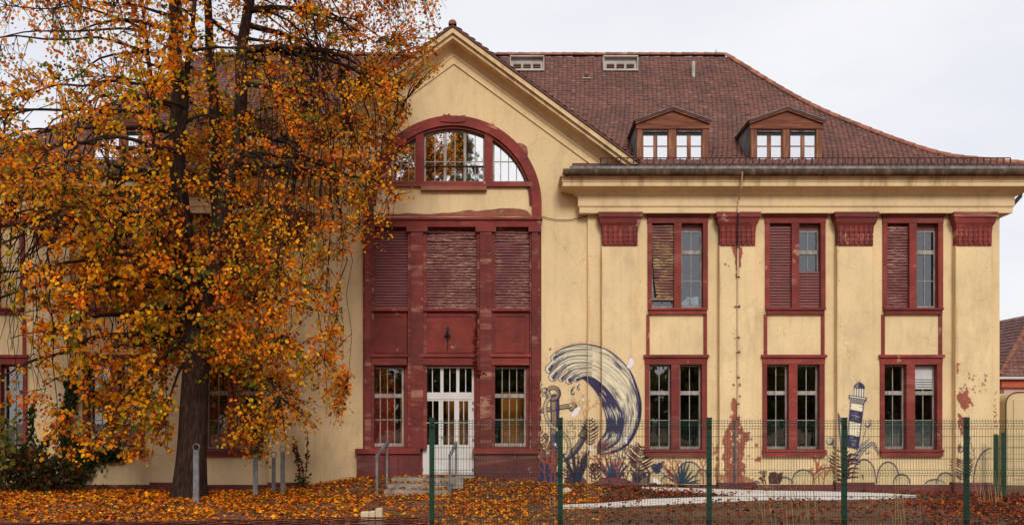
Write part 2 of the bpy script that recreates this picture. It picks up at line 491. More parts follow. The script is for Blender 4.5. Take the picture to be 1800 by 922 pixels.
def sash(x0, x1, z0, z1, Y, transom=None, cols=2, hbars=(), glass='glass', timber='white_timber', fw=.048, bw=.021, parent=None, skip=()):
    """one timber casement: mesh 'window' > panes and glazing bars"""
    x0, x1 = min(x0, x1), max(x0, x1)
    mb = MB()
    mb.box(x0, x0 + fw, Y, Y + .07, z0, z1); mb.box(x1 - fw, x1, Y, Y + .07, z0, z1)
    mb.box(x0 + fw, x1 - fw, Y + .002, Y + .07, z0, z0 + fw * 1.5); mb.box(x0 + fw, x1 - fw, Y + .002, Y + .07, z1 - fw, z1)
    if transom: mb.box(x0 + fw, x1 - fw, Y - .02, Y + .07, transom - .055, transom + .055)
    w = mb.build('window', timber, parent or HOUSE)
    secs = [(z0 + fw * 1.5, transom - .055), (transom + .055, z1 - fw)] if transom else [(z0 + fw * 1.5, z1 - fw)]
    xc = [x0 + fw + (x1 - x0 - 2 * fw) * (i + 1) / cols for i in range(cols - 1)]
    for k, (a, b) in enumerate(secs):
        for c in xc:
            MB().box(c - bw / 2, c + bw / 2, Y + .012, Y + .05, a, b).build('glazing_bar', timber, w)
        hb = [h for h in hbars if a < h < b]
        for (u, v) in cells(x0 + fw, x1 - fw, xc, bw):
            for h in hb:
                MB().box(u, v, Y + .014, Y + .048, h - bw / 2, h + bw / 2).build('glazing_bar', timber, w)
            for (p, q) in cells(a, b, hb, bw):
                if (k, 'x') in skip: continue
                MB().box(u, v, Y + .028, Y + .034, p, q).build('pane', glass, w)
    return w

_slat_cache = {}
def shutter(x0, x1, z0, z1, Y, mat, seed=0, broken=0.0, tilt=0.0):
    """roller shutter: bottom bar mesh > slats, one object each"""
    x0, x1 = min(x0, x1), max(x0, x1)
    rr = random.Random(seed); pitch = .078
    mb = MB(); mb.box(x0 + .01, x1 - .01, Y - .012, Y + .03, z0, z0 + .07)
    root = mb.build('roller_shutter', mat, HOUSE)
    n = int((z1 - z0 - .07) / pitch)
    key = (round(x1 - x0, 3), mat)
    if key not in _slat_cache:
        s = MB(); w = (x1 - x0) / 2
        for i, (y, z) in enumerate([(0, 0)]):
            prof = [(.012, -.034), (-.006, -.026), (-.010, 0), (-.004, .026), (.012, .034), (.016, 0)]
            vs = [(-w, p[0], p[1]) for p in prof] + [(w, p[0], p[1]) for p in prof]
            k = len(prof)
            s.add(vs, [(a, (a + 1) % k, (a + 1) % k + k, a + k) for a in range(k)] + [tuple(range(k))[::-1], tuple(range(k, 2 * k))])
        me = bpy.data.meshes.new('slat'); me.from_pydata(s.v, [], s.f); me.materials.append(M[mat]); me.update()
        _slat_cache[key] = me
    off = wloc(root)
    for i in range(n):
        if broken and rr.random() < broken: continue
        zz = z0 + .07 + pitch * (i + .5)
        o = link('slat', _slat_cache[key], root)
        k = 1 - (zz - z0) / (z1 - z0)
        o.location = Vector(((x0 + x1) / 2 + tilt * .09 * k * k + rr.uniform(-.004, .004) * (broken > 0), Y + rr.uniform(-.004, .004), zz)) - off
        o.rotation_euler = (rr.uniform(-.08, .08) if broken else 0, (rr.gauss(0, .012) if broken else 0) + tilt * .02 * k, 0)
    return root

# --- wings ---------------------------------------------------------------
WY = -.12                      # wing wall plane
PY = -.34                      # pilaster plane
SY = -.17                      # window surround plane
MOD = 206.8

CAP_RIBS = 7
def wing(side):
    def X(x, Y=0.0):
        v = PX(x, Y); return v if side > 0 else 2 * AX - v
    holes = []
    def rect(xa, xb, ya, yb, Y): 
        a, b = X(xa, Y), X(xb, Y); return (min(a, b), max(a, b), PZ(yb, Y), PZ(ya, Y))
    for k in range(3):
        o = k * MOD
        holes += [rect(1140 + o, 1241 + o, 385, 545, SY), rect(1137.5 + o, 1239 + o, 634, 795, SY)]
    mb = MB()
    xa, xb = sorted((X(1033, WY), X(1757, WY)))
    wall_with_holes(mb, xa, xb, -.6, PZ(345, -.4), holes, WY, WY + .42)
    # end walls
    for xx in (xa, xb):
        mb.add([(xx, WY, -.6), (xx, 12, -.6), (xx, 12, PZ(345, -.4)), (xx, WY, PZ(345, -.4))], [(0, 1, 2, 3)])
    mb.build('wing_wall', 'plaster', HOUSE)
    # plinth
    mb = MB(); mb.box(X(1034, WY), X(1758.5, WY), WY - .13, WY + .1, -.7, PZ(851, WY))
    mb.build('plinth', 'plinth', HOUSE)
    # pilasters
    for k in range(4):
        o = k * MOD + (1.5 if k == 3 else 0)
        mb = MB(); mb.box(X(1058 + o, PY), X(1120 + o, PY), PY, WY + .02, PZ(850, PY), PZ(431, PY))
        pil = mb.build('pilaster', 'plaster', HOUSE)
        # capital: flared block with dark flutes
        zc0, zc1, zc2, zc3 = PZ(432, PY), PZ(390, PY), PZ(383, PY), PZ(374, PY)
        x0, x1 = sorted((X(1059 + o, PY), X(1120.5 + o, PY)))
        mb = MB()
        f = [(0, zc0), (0.004, zc0 + .35), (.02, zc1 - .12), (.07, zc1 - .03), (.10, zc2)]
        for i in range(len(f) - 1):
            (e0, a), (e1, b) = f[i], f[i+1]
            y0, y1 = PY - .03 - e0, PY - .03 - e1
            vs = [(x0 - e0, y0, a), (x1 + e0, y0, a), (x1 + e0, WY, a), (x0 - e0, WY, a), (x0 - e1, y1, b), (x1 + e1, y1, b), (x1 + e1, WY, b), (x0 - e1, WY, b)]
            mb.add(vs, [(0, 1, 5, 4), (1, 2, 6, 5), (3, 0, 4, 7), (0, 3, 2, 1), (4, 5, 6, 7)])
        cap = mb.build('capital', 'sandstone_banded', pil)
        mb = MB(); mb.box(x0 - .125, x1 + .125, PY - .165, WY, zc2 + .002, zc3); mb.build('abacus', 'sandstone_banded', pil)
        for i in range(CAP_RIBS):
            xc = x0 + (x1 - x0) * (i + .5) / CAP_RIBS
            mb = MB()
            w = (x1 - x0) / CAP_RIBS * .24
            mb.box(xc - w, xc + w, PY - .062, PY - .02, zc0 + .04, zc1 - .12)
            # beads on the flute
            for q in range(4):
                zq = zc0 + .12 + q * .13
                mb.box(xc - w * 1.5, xc + w * 1.5, PY - .075, PY - .02, zq, zq + .03)
            mb.build('flute', 'sandstone', pil)
    # pilaster foot blocks
    for k in range(4):
        o = k * MOD
        MB().box(X(1055 + o, PY), X(1123 + o, PY), PY - .06, WY, -.7, PZ(847, PY) ).build('pilaster_foot', 'plinth', HOUSE)
    # windows
    for k in range(3):
        o = k * MOD
        # upper surround: lintel > jambs, mullion, sill
        mb = MB(); mb.box(X(1138 + o, SY), X(1245 + o, SY), SY - .012, WY + .25, PZ(391.8, SY), PZ(381, SY)); mb.box(X(1136 + o, SY), X(1247 + o, SY), SY - .06, WY + .02, PZ(381, SY), PZ(376.5, SY))
        sur = mb.build('window_surround', 'sandstone', HOUSE)
        for (a, b, nm) in ((1138.5, 1146, 'jamb'), (1185, 1198, 'mullion'), (1236, 1244.5, 'jamb')):
            worn = nm == 'mullion' and k == 1 and side > 0
            q = MB().box(X(a + o, SY), X(b + o, SY), SY, WY + .25, PZ(541, SY), PZ(392, SY)).build(nm, 'sandstone_worn' if worn else 'sandstone', sur)
            if worn: q['label'] = 'red mullion with large pale worn patches'
        for (a, b) in ((1136.5, 1142), (1237, 1243)):
            MB().box(X(a + o, SY), X(b + o, SY), SY + .004, WY + .02, PZ(623, SY), PZ(552, SY)).build('spandrel_jamb', 'sandstone', sur)
        mb = MB(); mb.box(X(1139 + o, SY), X(1243.5 + o, SY), SY - .10, WY + .25, PZ(544.6, SY), PZ(541.2, SY)); mb.box(X(1141 + o, SY), X(1242 + o, SY), SY - .05, WY + .25, PZ(552, SY), PZ(544.6, SY)); mb.build('sill', 'sandstone', sur)
        # lower surround
        mb = MB(); mb.box(X(1133.5 + o, SY), X(1243.3 + o, SY), SY - .012, WY + .25, PZ(639.8, SY), PZ(628, SY)); mb.box(X(1131.5 + o, SY), X(1246 + o, SY), SY - .07, WY + .02, PZ(628, SY), PZ(623, SY))
        sur2 = mb.build('window_surround', 'sandstone', HOUSE)
        for (a, b, nm) in ((1134, 1141.5, 'jamb'), (1180, 1195, 'mullion'), (1234, 1243, 'jamb')):
            MB().box(X(a + o, SY), X(b + o, SY), SY, WY + .25, PZ(789, SY), PZ(640, SY)).build(nm, 'sandstone', sur2)
        mb = MB(); mb.box(X(1133 + o, SY), X(1244 + o, SY), SY - .11, WY + .25, PZ(793, SY), PZ(789.2, SY)); mb.box(X(1134 + o, SY), X(1243 + o, SY), SY - .07, WY + .25, PZ(801.5, SY), PZ(793, SY)); mb.build('sill', 'sandstone', sur2)
        FY = .02
        up = ((1146, 1185), (1198, 1236)); lo = ((1141.5, 1180), (1195, 1234))
        for h, (a, b) in enumerate(up):
            xa, xb = sorted((X(a + o, SY), X(b + o, SY))); z0, z1 = PZ(540.8, SY), PZ(392.2, SY)
            if side < 0 and k == 2:
                MB().box(xa, xb, FY, FY + .04, z0, z1).build('blind_board', 'cream_board', HOUSE); continue
            sash(xa, xb, z0, z1 - .16, FY + .03, PZ(443, 0), 2, (PZ(493, 0),), 'glass_upper')
            MB().box(xa, xb, FY + .01, FY + .16, z1 - .158, z1).build('shutter_box', 'shutter', HOUSE)
            if side > 0:
                if k == 0 and h == 0: shutter(xa, xb, PZ(527, SY), z1 - .02, SY + .09, 'shutter_broken', 3, .001, 1.6)
                if k == 1 and h == 0: shutter(xa, xb, z0 + .02, z1 - .02, SY + .11, 'shutter', 4)
                if k == 1 and h == 1: shutter(xa, xb, z0 + .02, PZ(471, SY), SY + .10, 'shutter', 5)
                if k == 2 and h == 0: shutter(xa, xb, z0 + .02, z1 - .02, SY + .11, 'shutter_worn', 6, .001)
            elif h == 0 or k == 1: shutter(xa, xb, z0 + .02, z1 - .02, SY + .11, 'shutter', 7 + k)
        for h, (a, b) in enumerate(lo):
            xa, xb = sorted((X(a + o, SY), X(b + o, SY))); z0, z1 = PZ(788.8, SY), PZ(640.2, SY)
            vent = side > 0 and k == 2 and h == 1
            w = sash(xa, xb, z0, z1, FY + .03, PZ(690, 0), 2, (PZ(738, 0),), 'glass', skip=((1, 'x'),) if vent else ())
            if vent:
                mb = MB(); mb.box(xa + .05, xb - .05, FY + .04, FY + .06, PZ(664, 0), z1 - .05)
                mb.build('vent_board', 'louvre_white', w)
                for q in range(5):
                    zq = PZ(683, 0) + q * .068
                    MB().add([(xa + .05, FY + .02, zq), (xb - .05, FY + .02, zq), (xb - .05, FY + .08, zq + .06), (xa + .05, FY + .08, zq + .06),
                              (xa + .05, FY + .02, zq + .012), (xb - .05, FY + .02, zq + .012), (xb - .05, FY + .08, zq + .072), (xa + .05, FY + .08, zq + .072)],
                             [(0,1,2,3),(7,6,5,4),(0,4,5,1),(1,5,6,2),(2,6,7,3),(3,7,4,0)]).build('louvre', 'louvre_white', w)
            if (side > 0 and k == 2) or side < 0:
                ztop = PZ(739, 0)
                MB().box(xa + .06, xb - .06, FY + .085, FY + .09, z0 + .06, ztop).build('privacy_film', 'film_blue', w)
    # entablature, cornice: rectangular footprints stepped outwards
    xl, xr = sorted((X(1033, WY), X(1757, WY)))
    def ring(o, z): return [(xl - o, WY - o, z), (xr + o, WY - o, z), (xr + o, 12 + o, z), (xl - o, 12 + o, z)]
    def band(levels, name, mat):
        mb = MB()
        vs = [p for (o, z) in levels for p in ring(o, z)]; fs = []
        for i in range(len(levels) - 1):
            for q in range(4):
                r = (q + 1) % 4
                fs.append((i*4+q, i*4+r, i*4+4+r, i*4+4+q))
        fs.append((3, 2, 1, 0)); n = (len(levels) - 1) * 4; fs.append((n, n+1, n+2, n+3))
        mb.add(vs, fs); return mb.build(name, mat, HOUSE)
    band([(.245, PZ(374, -.365)), (.245, PZ(364, -.365)), (.265, PZ(363.4, -.385)), (.265, PZ(362, -.385))], 'architrave', 'plaster')
    band([(.285, PZ(361.8, -.405)), (.285, PZ(344, -.405))], 'frieze', 'plaster')
    za, zb = PZ(344, -.405), PZ(327, -.85)
    band([(.286, za + .002), (.33, za + .035), (.42, zb - .05), (.60, zb - .012), (.70, zb)], 'cornice_cove', 'plaster')
    band([(.73, zb + .002), (.73, PZ(320, -.85)), (.75, PZ(319, -.85)), (.75, PZ(312, -.87)), (.80, PZ(310, -.9)), (.80, PZ(306, -.9))], 'cornice_fascia', 'cornice_cream')
    # gutter
    zg = PZ(301.5, -1.0); go = .90
    pts = [(xl - .62, 0.0 if side > 0 else 0.0, zg), (xl - .62, WY - go, zg), (xr + go, WY - go, zg), (xr + go, 11, zg)]
    if side < 0: pts = [(xl - go, 11, zg), (xl - go, WY - go, zg), (xr + .62, WY - go, zg), (xr + .62, 0, zg)]
    mb = MB()
    n = 9
    P = [Vector(p) for p in pts]
    prof = [(math.cos(math.pi + math.pi * i / n) * .105, math.sin(math.pi + math.pi * i / n) * .115) for i in range(n + 1)] + [(.105, .05), (-.105, .05)]
    out = [(-1, 0) if side > 0 else (-1, 0), (0, 0), (0, 0), (1, 0)]
    # cross-sections on the mitre at every corner
    secs = []
    for i, p in enumerate(P):
        sgn = [(-1, 0), (-1, -1), (1, -1), (1, 0)][i]
        secs.append([(p.x + sgn[0] * a, p.y + (sgn[1] * a if sgn[1] else 0), p.z + b) for (a, b) in prof])
    m = len(prof)
    mb.add([q for s_ in secs for q in s_], [(i*m+k_, i*m+(k_+1) % m, (i+1)*m+(k_+1) % m, (i+1)*m+k_) for i in range(3) for k_ in range(m)] + [tuple(range(m)), tuple(range(3*m, 4*m))[::-1]])
    gut = mb.build('gutter', 'gutter_copper', HOUSE, smooth=False)
    x = xl - .3
    while x < xr + .7:
        mb = MB(); mb.tube([(x, WY - go + .11 * math.cos(t), zg + .125 * math.sin(t)) for t in [math.pi + math.pi * q / 6 for q in range(7)]], .013, 4)
        mb.build('gutter_bracket', 'gutter_copper', gut)
        x += .82
    # zinc flashing above the gutter
    MB().box(xl - .55, xr + .85, WY - .93, WY - .87, PZ(297.5, -1), PZ(292.5, -1)).build('eave_flashing', 'zinc', HOUSE)
    # snow guard rail on the eaves
    gy = -.80; z0, z1 = PZ(289.0, gy), PZ(277.5, gy)
    xa, xb = sorted((X(1056, gy), X(1776, gy)))
    mb = MB(); mb.tube([(xa, gy, z1), (xb, gy, z1)], .016, 5); mb.tube([(xa, gy, z0), (xb, gy, z0)], .016, 5)
    sg = mb.build('snow_guard', 'rusty_iron', HOUSE)
    me = None; nb = 62
    off = wloc(sg)
    for i in range(nb + 1):
        xx = xa + (xb - xa) * i / nb
        w = .014 if i % 8 else .022
        MB().box(xx - w, xx + w, gy - .012, gy + .012, z0 - (0 if i % 8 else .12), z1).build('bar', 'rusty_iron', sg)
    # lightning conductor and pipe on the second pilaster
    if side > 0:
        mb = MB()
        pts = [(1305, 302, -1.12), (1303, 330, -.9), (1299, 352, -.47), (1297.5, 374, -.55)]
        mb.tube([(PX(a, Y), Y, PZ(b, Y)) for (a, b, Y) in pts], .02, 6)
        cond = mb.build('conductor_cable', 'pipe_cream', HOUSE)
        mb = MB(); mb.tube([(PX(1297.5, -.55), -.55, PZ(374, -.55)), (PX(1297, -.46), -.46, PZ(432, -.46))], .02, 6); mb.build('cable_guard', 'black_iron', cond)
        mb = MB(); mb.tube([(PX(1297, PY - .05), PY - .05, PZ(b, PY - .05)) for b in (432, 600, 735)], .024, 7); mb.build('cable_tube', 'pipe_cream', cond)
        for b in (434, 486, 538, 592, 618, 662, 708, 732):
            mb = MB(); mb.box(PX(1295, PY), PX(1299.5, PY), PY - .085, PY, PZ(b + 2, PY), PZ(b, PY)); mb.build('clamp', 'rusty_iron', cond)
        mb = MB(); mb.tube([(PX(1293, PY - .06), PY - .06, PZ(b, PY - .06)) for b in (738, 850)], .032, 8); mb.build('ground_tube', 'galvanised', cond)
        # downpipe elbow at the right corner
        zc = PZ(318, -1)
        mb = MB(); pp = [(xr + .86, .4, zg - .05), (xr + .86, .45, zg - .35), (xr + .55, .6, zg - .75), (xr + .12, .7, zg - 1.05), (xr + .10, .7, zg - 1.4), (xr + .10, .7, -.2)]
        mb.tube(pp, .06, 8); mb.build('downpipe', 'zinc', HOUSE)
wing(1)
wing(-1)

# --- gable ---------------------------------------------------------------
KR = .733
APZ = PZ(48, -.6)
def rake_z(x, y_apex, Y): return PZ(y_apex, Y) - KR * abs(x - AX)
ARC_CX, ARC_CZ, ARC_R = PX(796), PZ(361), 156 / 63.0
def arc_top(x, r=ARC_R):
    d = x - ARC_CX
    return ARC_CZ + math.sqrt(max(0, r * r - d * d))
def gable():
    xl, xr = 2 * AX - PX(1034), PX(1034)
    n = 150; mb = MB()
    xs = sorted(set([xl + (xr - xl) * i / n for i in range(n + 1)] + [PX(641), PX(951.5), AX]))
    for i in range(len(xs) - 1):
        a, b = xs[i], xs[i+1]; c = (a + b) / 2
        za, zb = (-.6, -.6) if not (PX(641) < c < PX(951.5)) else (arc_top(a, ARC_R - .12), arc_top(b, ARC_R - .12))
        mb.add([(a, 0, za), (b, 0, zb), (b, 0, rake_z(b, 92, 0)), (a, 0, rake_z(a, 92, 0))], [(0, 1, 2, 3)])
    mb.build('gable_wall', 'plaster', HOUSE)
    def chev(ya, yb, Yf, Yb, L, name, mat):
        zt, zb = PZ(ya, Yf), PZ(yb, Yf)
        mb = MB()
        for s in (-1, 1):
            mb.prism([(AX, zt), (AX + s * L, zt - KR * L), (AX + s * L, zb - KR * L), (AX, zb)], Yf, Yb)
        return mb.build(name, mat, HOUSE)
    chev(48.5, 57, -.66, -.2, 5.16, 'rake_board', 'cornice_cream')
    chev(57.3, 67, -.56, -.1, 5.0, 'rake_moulding', 'cornice_cream')
    # cove under the rake
    mb = MB()
    lev = [(-.52, 66.5), (-.40, 68), (-.22, 76), (-.10, 90), (-.06, 96)]
    for s in (-1, 1):
        for i in range(len(lev) - 1):
            (Y0, y0), (Y1, y1) = lev[i], lev[i+1]
            L = 5.0
            q = [(AX, Y0, PZ(y0, Y0)), (AX + s * L, Y0, PZ(y0, Y0) - KR * L), (AX + s * L, Y1, PZ(y1, Y1) - KR * L), (AX, Y1, PZ(y1, Y1))]
            mb.add(q, [(0, 1, 2, 3) if s < 0 else (3, 2, 1, 0)])
    mb.build('rake_cove', 'plaster', HOUSE)
    chev(94, 98.5, -.075, .02, 4.7, 'rake_bead', 'plaster')
    chev(98.7, 112, -.05, .02, 4.6, 'rake_band', 'plaster')
    # cross-gable roof
    zt = PZ(48, -.66)
    mb = MB()
    for s in (-1, 1):
        mb.prism([(AX, zt + .01), (AX + s * 5.3, zt + .01 - KR * 5.3), (AX + s * 5.3, zt + .07 - KR * 5.3), (AX, zt + .07)], -.70, 6.0)
    mb.build('gable_roof', 'tile_sheet', HOUSE)
gable()

# --- portal in the gable -----------------------------------------------
def portal():
    Yo = -.10
    # stone field behind everything
    mb = MB()
    fieldY = .06
    hol = [(PX(656, Yo), PX(717, Yo), PZ(541, Yo), PZ(403, Yo)), (PX(750, Yo), PX(838, Yo), PZ(541, Yo), PZ(403, Yo)), (PX(870, Yo), PX(931, Yo), PZ(541, Yo), PZ(403, Yo)),
           (PX(652, Yo), PX(710, Yo), PZ(784, Yo), PZ(644, Yo)), (PX(866, Yo), PX(925, Yo), PZ(784, Yo), PZ(644, Yo)), (PX(742, Yo), PX(833, Yo), PZ(834, Yo), PZ(643, Yo))]
    wall_with_holes(mb, PX(641), PX(951.5), -.6, PZ(384), hol, fieldY, fieldY + .3)
    mb.build('portal_field', 'sandstone', HOUSE)
    # outer jambs and inner piers, each with a stepped edge
    def pier(a, b, step, name='pier'):
        mb = MB()
        mb.box(PX(a, Yo), PX(b, Yo), Yo, fieldY + .02, PZ(788, Yo), PZ(399, Yo))
        p = mb.build(name, 'sandstone_banded', HOUSE)
        mb = MB(); w = (b - a) * .5
        mb.box(PX(a + step, Yo), PX(b - step, Yo), Yo - .085, Yo + .01, PZ(788, Yo) + .003, PZ(409, Yo)); mb.build('pier_face', 'sandstone_banded', p)
        mb = MB(); mb.box(PX(a - 2, Yo), PX(b + 2, Yo), Yo - .105, Yo + .02, PZ(408, Yo), PZ(399.5, Yo)); mb.build('pier_cap', 'sandstone', p)
        # block joints
        for y in range(440, 788, 58):
            jj = y + ((a * 7) % 23)
            MB().box(PX(a + step, Yo) - .001, PX(b - step, Yo) + .001, Yo - .0865, Yo - .07, PZ(jj + .5, Yo), PZ(jj, Yo)).build('joint', 'black_iron', p)
    pier(638, 657, 4, 'jamb'); pier(717, 750, 6); pier(838, 870, 6); pier(931, 949.5, 4, 'jamb')
    # band under the arch
    mb = MB(); mb.box(PX(639.5, Yo), PX(951, Yo), Yo - .06, fieldY + .1, PZ(399, Yo), PZ(387, Yo)); mb.box(PX(637.5, Yo), PX(953.5, Yo), Yo - .12, fieldY + .1, PZ(386.9, Yo), PZ(383, Yo))
    mb.build('portal_band', 'sandstone', HOUSE)
    # windows behind shutters, sills, panels, lower sashes
    zt = PZ(403, Yo)
    for i, (a, b, m, sd, br) in enumerate(((656, 717, 'shutter', 11, 0), (750, 838, 'shutter_worn', 12, .001), (870, 931, 'shutter_worn', 13, .001))):
        shutter(PX(a, Yo), PX(b, Yo), PZ(541.5, Yo), zt, Yo + .14, m, sd, br)
        MB().box(PX(a, Yo), PX(b, Yo), fieldY + .26, fieldY + .28, PZ(541, Yo), zt).build('shutter_backing', 'interior_dark', HOUSE)
    for (a, b) in ((651, 717), (740, 839), (864, 932)):
        mb = MB(); mb.box(PX(a, Yo), PX(b, Yo), Yo - .09, fieldY + .02, PZ(546.5, Yo), PZ(542, Yo)); p = mb.build('sill', 'sandstone', HOUSE)
        mb = MB(); mb.box(PX(a + 1, Yo), PX(b - 2, Yo), Yo + .03, fieldY + .02, PZ(622, Yo), PZ(546.6, Yo)); p = mb.build('spandrel_panel', 'sandstone', HOUSE)
        # raised frame of the panel
        x0, x1, z0, z1 = PX(a + 6, Yo), PX(b - 7, Yo), PZ(619, Yo), PZ(554, Yo); w = .025
        mb = MB(); 
        mb.box(x0, x1, Yo + .005, Yo + .032, z1 - w, z1); mb.box(x0, x1, Yo + .005, Yo + .032, z0, z0 + w); mb.box(x0, x0 + w, Yo + .006, Yo + .032, z0 + w, z1 - w); mb.box(x1 - w, x1, Yo + .006, Yo + .032, z0 + w, z1 - w)
        mb.build('panel_bead', 'sandstone', p)
        mb = MB(); mb.box(PX(a - 3, Yo), PX(b + 1, Yo), Yo - .10, fieldY + .02, PZ(627, Yo), PZ(622.2, Yo)); mb.box(PX(a, Yo), PX(b - 2, Yo), Yo - .04, fieldY + .02, PZ(641, Yo), PZ(627.1, Yo)); mb.build('lintel', 'sandstone', HOUSE)
    sash(PX(652, .12), PX(710, .12), PZ(784, .12), PZ(644, .12), .12, PZ(695, .12), 4, (PZ(737, .12),), 'glass', fw=.06, bw=.022)
    sash(PX(866, .12), PX(925, .12), PZ(784, .12), PZ(644, .12), .12, PZ(695, .12), 4, (PZ(737, .12),), 'glass', fw=.06, bw=.022)
    # base blocks
    for (a, b) in ((624, 738), (831, 946)):
        mb = MB(); mb.box(PX(a + 3, -.16), PX(b - 1, -.16), -.16, fieldY + .01, -.6, PZ(797, -.16)); p = mb.build('portal_base', 'plinth', HOUSE)
        mb = MB(); mb.box(PX(a, -.24), PX(b, -.24), -.24, fieldY + .01, PZ(797, -.24) + .003, PZ(788, -.24)); mb.build('base_ledge', 'sandstone', p)
        for q in range(1, 3):
            xx = PX(a, -.16) + (PX(b, -.16) - PX(a, -.16)) * q / 3
            MB().box(xx - .006, xx + .006, -.163, -.15, -.3, PZ(798, -.16)).build('joint', 'black_iron', p)
    # ---- door
    Y = .10
    def dx(v): return PX(v, Y)
    def dz(v): return PZ(v, Y)
    mb = MB()
    mb.box(dx(742), dx(746), Y, Y + .09, dz(834), dz(643)); mb.box(dx(829.5), dx(833), Y, Y + .09, dz(834), dz(643))
    mb.box(dx(746), dx(829.5), Y + .002, Y + .09, dz(646.5), dz(643)); mb.box(dx(746), dx(829.5), Y - .01, Y + .09, dz(701), dz(689))
    for a, b in ((774, 779.5), (802, 807.5)): mb.box(dx(a), dx(b), Y + .004, Y + .08, dz(689), dz(646.5))
    door = mb.build('door', 'door_white', HOUSE)
    tl = ((746, 774), (779.5, 802), (807.5, 829.5))
    for a, b in tl:
        MB().box(dx(a), dx(b), Y + .04, Y + .046, dz(689), dz(646.5)).build('pane', 'glass', door)
        c = (a + b) / 2; MB().box(dx(c - .7), dx(c + .7), Y + .02, Y + .05, dz(689), dz(646.5)).build('glazing_bar', 'door_white', door)
        for e in (a, b): pass
    for (a, b, lights) in ((746, 775, ((750.5, 771),)), (775.3, 829.5, ((779, 798.5), (807, 823)))):
        mb = MB()
        xs = [a] + [v for l in lights for v in l] + [b]
        for i in range(0, len(xs), 2): mb.box(dx(xs[i]), dx(xs[i+1]), Y + .01, Y + .065, dz(833), dz(701.5))
        for l in lights:
            mb.box(dx(l[0]), dx(l[1]), Y + .012, Y + .063, dz(704), dz(701.5)); mb.box(dx(l[0]), dx(l[1]), Y + .012, Y + .063, dz(833), dz(781))
        leaf = mb.build('door_leaf', 'door_white', door)
        for l in lights:
            MB().box(dx(l[0]), dx(l[1]), Y + .035, Y + .04, dz(781), dz(704)).build('pane', 'glass', door)
            c = (l[0] + l[1]) / 2
            MB().box(dx(c - .7), dx(c + .7), Y + .016, Y + .05, dz(781), dz(704)).build('glazing_bar', 'door_white', door)
            for c0, c1 in ((l[0], c - .7), (c + .7, l[1])):
                MB().box(dx(c0), dx(c1), Y + .017, Y + .049, dz(743), dz(741.8)).build('glazing_bar', 'door_white', door)
            # raised lower panel
            MB().box(dx(l[0]), dx(c - 1), Y - .002, Y + .02, dz(829), dz(787)).build('door_panel', 'door_white', door)
            MB().box(dx(c + 1), dx(l[1]), Y - .002, Y + .02, dz(829), dz(787)).build('door_panel', 'door_white', door)
    for xx in (743, 831.5):
        for yy in (705, 716, 770, 822): MB().box(dx(xx - 1.2), dx(xx + 1.2), Y - .03, Y, dz(yy + 5), dz(yy)).build('hinge', 'galvanised', door)
    MB().tube([(dx(776), Y, dz(768)), (dx(776), Y - .05, dz(768)), (dx(781), Y - .055, dz(768))], .012, 6).build('handle', 'galvanised', door)
    MB().box(dx(740), dx(835), -.35, fieldY, dz(838), dz(834.2)).build('threshold', 'step_stone', HOUSE)
    # iron bracket on the middle panel
    mb = MB()
    cx = PX(787, Yo)
    mb.box(cx - .04, cx + .04, Yo - .01, Yo + .04, PZ(597, Yo), PZ(575, Yo))
    mb.tube([(cx, Yo, PZ(588, Yo)), (cx, Yo - .12, PZ(590, Yo)), (cx, Yo - .16, PZ(584, Yo))], .022, 6)
    mb.tube([(cx - .09, Yo - .06, PZ(589, Yo)), (cx + .09, Yo - .06, PZ(589, Yo))], .025, 6)
    mb.tube([(cx, Yo - .02, PZ(597, Yo)), (cx, Yo - .02, PZ(616, Yo))], .012, 5)
    mb.build('iron_bracket', 'black_iron', HOUSE)
    # ---- arch
    Ya = -.11
    n = 44
    def arcpt(r, t): return (ARC_CX + r * math.cos(t), ARC_CZ + r * math.sin(t))
    # voussoir ring
    r0, r1 = ARC_R - .27, ARC_R
    nv = 17
    for k in range(nv):
        t0, t1 = math.pi * k / nv, math.pi * (k + 1) / nv
        poly = [arcpt(r1, t0 + (t1 - t0) * i / 4) for i in range(5)] + [arcpt(r0, t1 + (t0 - t1) * i / 4) for i in range(5)]
        mb = MB(); mb.prism(poly, Ya - (.006 if k % 2 else 0), .14); vs = mb.build('arch_stone', 'sandstone', HOUSE)
        e = .05
        poly = [arcpt(r0 + e, t0 + (t1 - t0) * i / 4) for i in range(5)] + [arcpt(r0 - .02, t1 + (t0 - t1) * i / 4) for i in range(5)]
        MB().prism(poly, Ya + .045, .14).build('arch_bead', 'sandstone', vs) if False else None
    # inner rebate ring
    mb = MB()
    for k in range(n):
        t0, t1 = math.pi * k / n, math.pi * (k + 1) / n
        mb.prism([arcpt(r0 + .01, t0), arcpt(r0 + .01, t1), arcpt(r0 - .07, t1), arcpt(r0 - .07, t0)], -.04, .2)
    mb.build('arch_rebate', 'sandstone', HOUSE)
    # legs of the arch
    for s in (-1, 1):
        a, b = sorted((ARC_CX + s * r0, ARC_CX + s * r1))
        MB().box(a, b, Ya, .14, PZ(383), ARC_CZ).build('arch_leg', 'sandstone', HOUSE)
    # broken scraps round the arch: keystone and exposed brick
    def scrap(pts, name, mat, Yf=-.13):
        MB().prism([(PX(a), PZ(b)) for a, b in pts], Yf, .02).build(name, mat, HOUSE)
    scrap([(775, 216), (775, 207), (779, 206), (781, 203), (786, 205), (790, 202), (793, 206), (799, 206), (804, 209), (810, 206), (818, 205), (821, 211), (818, 216), (800, 218)], 'keystone', 'sandstone', -.15)
    scrap([(725, 232), (727, 226), (733, 223), (738, 222), (739, 226), (733, 230)], 'broken_stone', 'sandstone')
    scrap([(856, 224), (861, 220), (867, 219), (871, 225), (876, 231), (868, 229)], 'broken_stone', 'bare_brick')
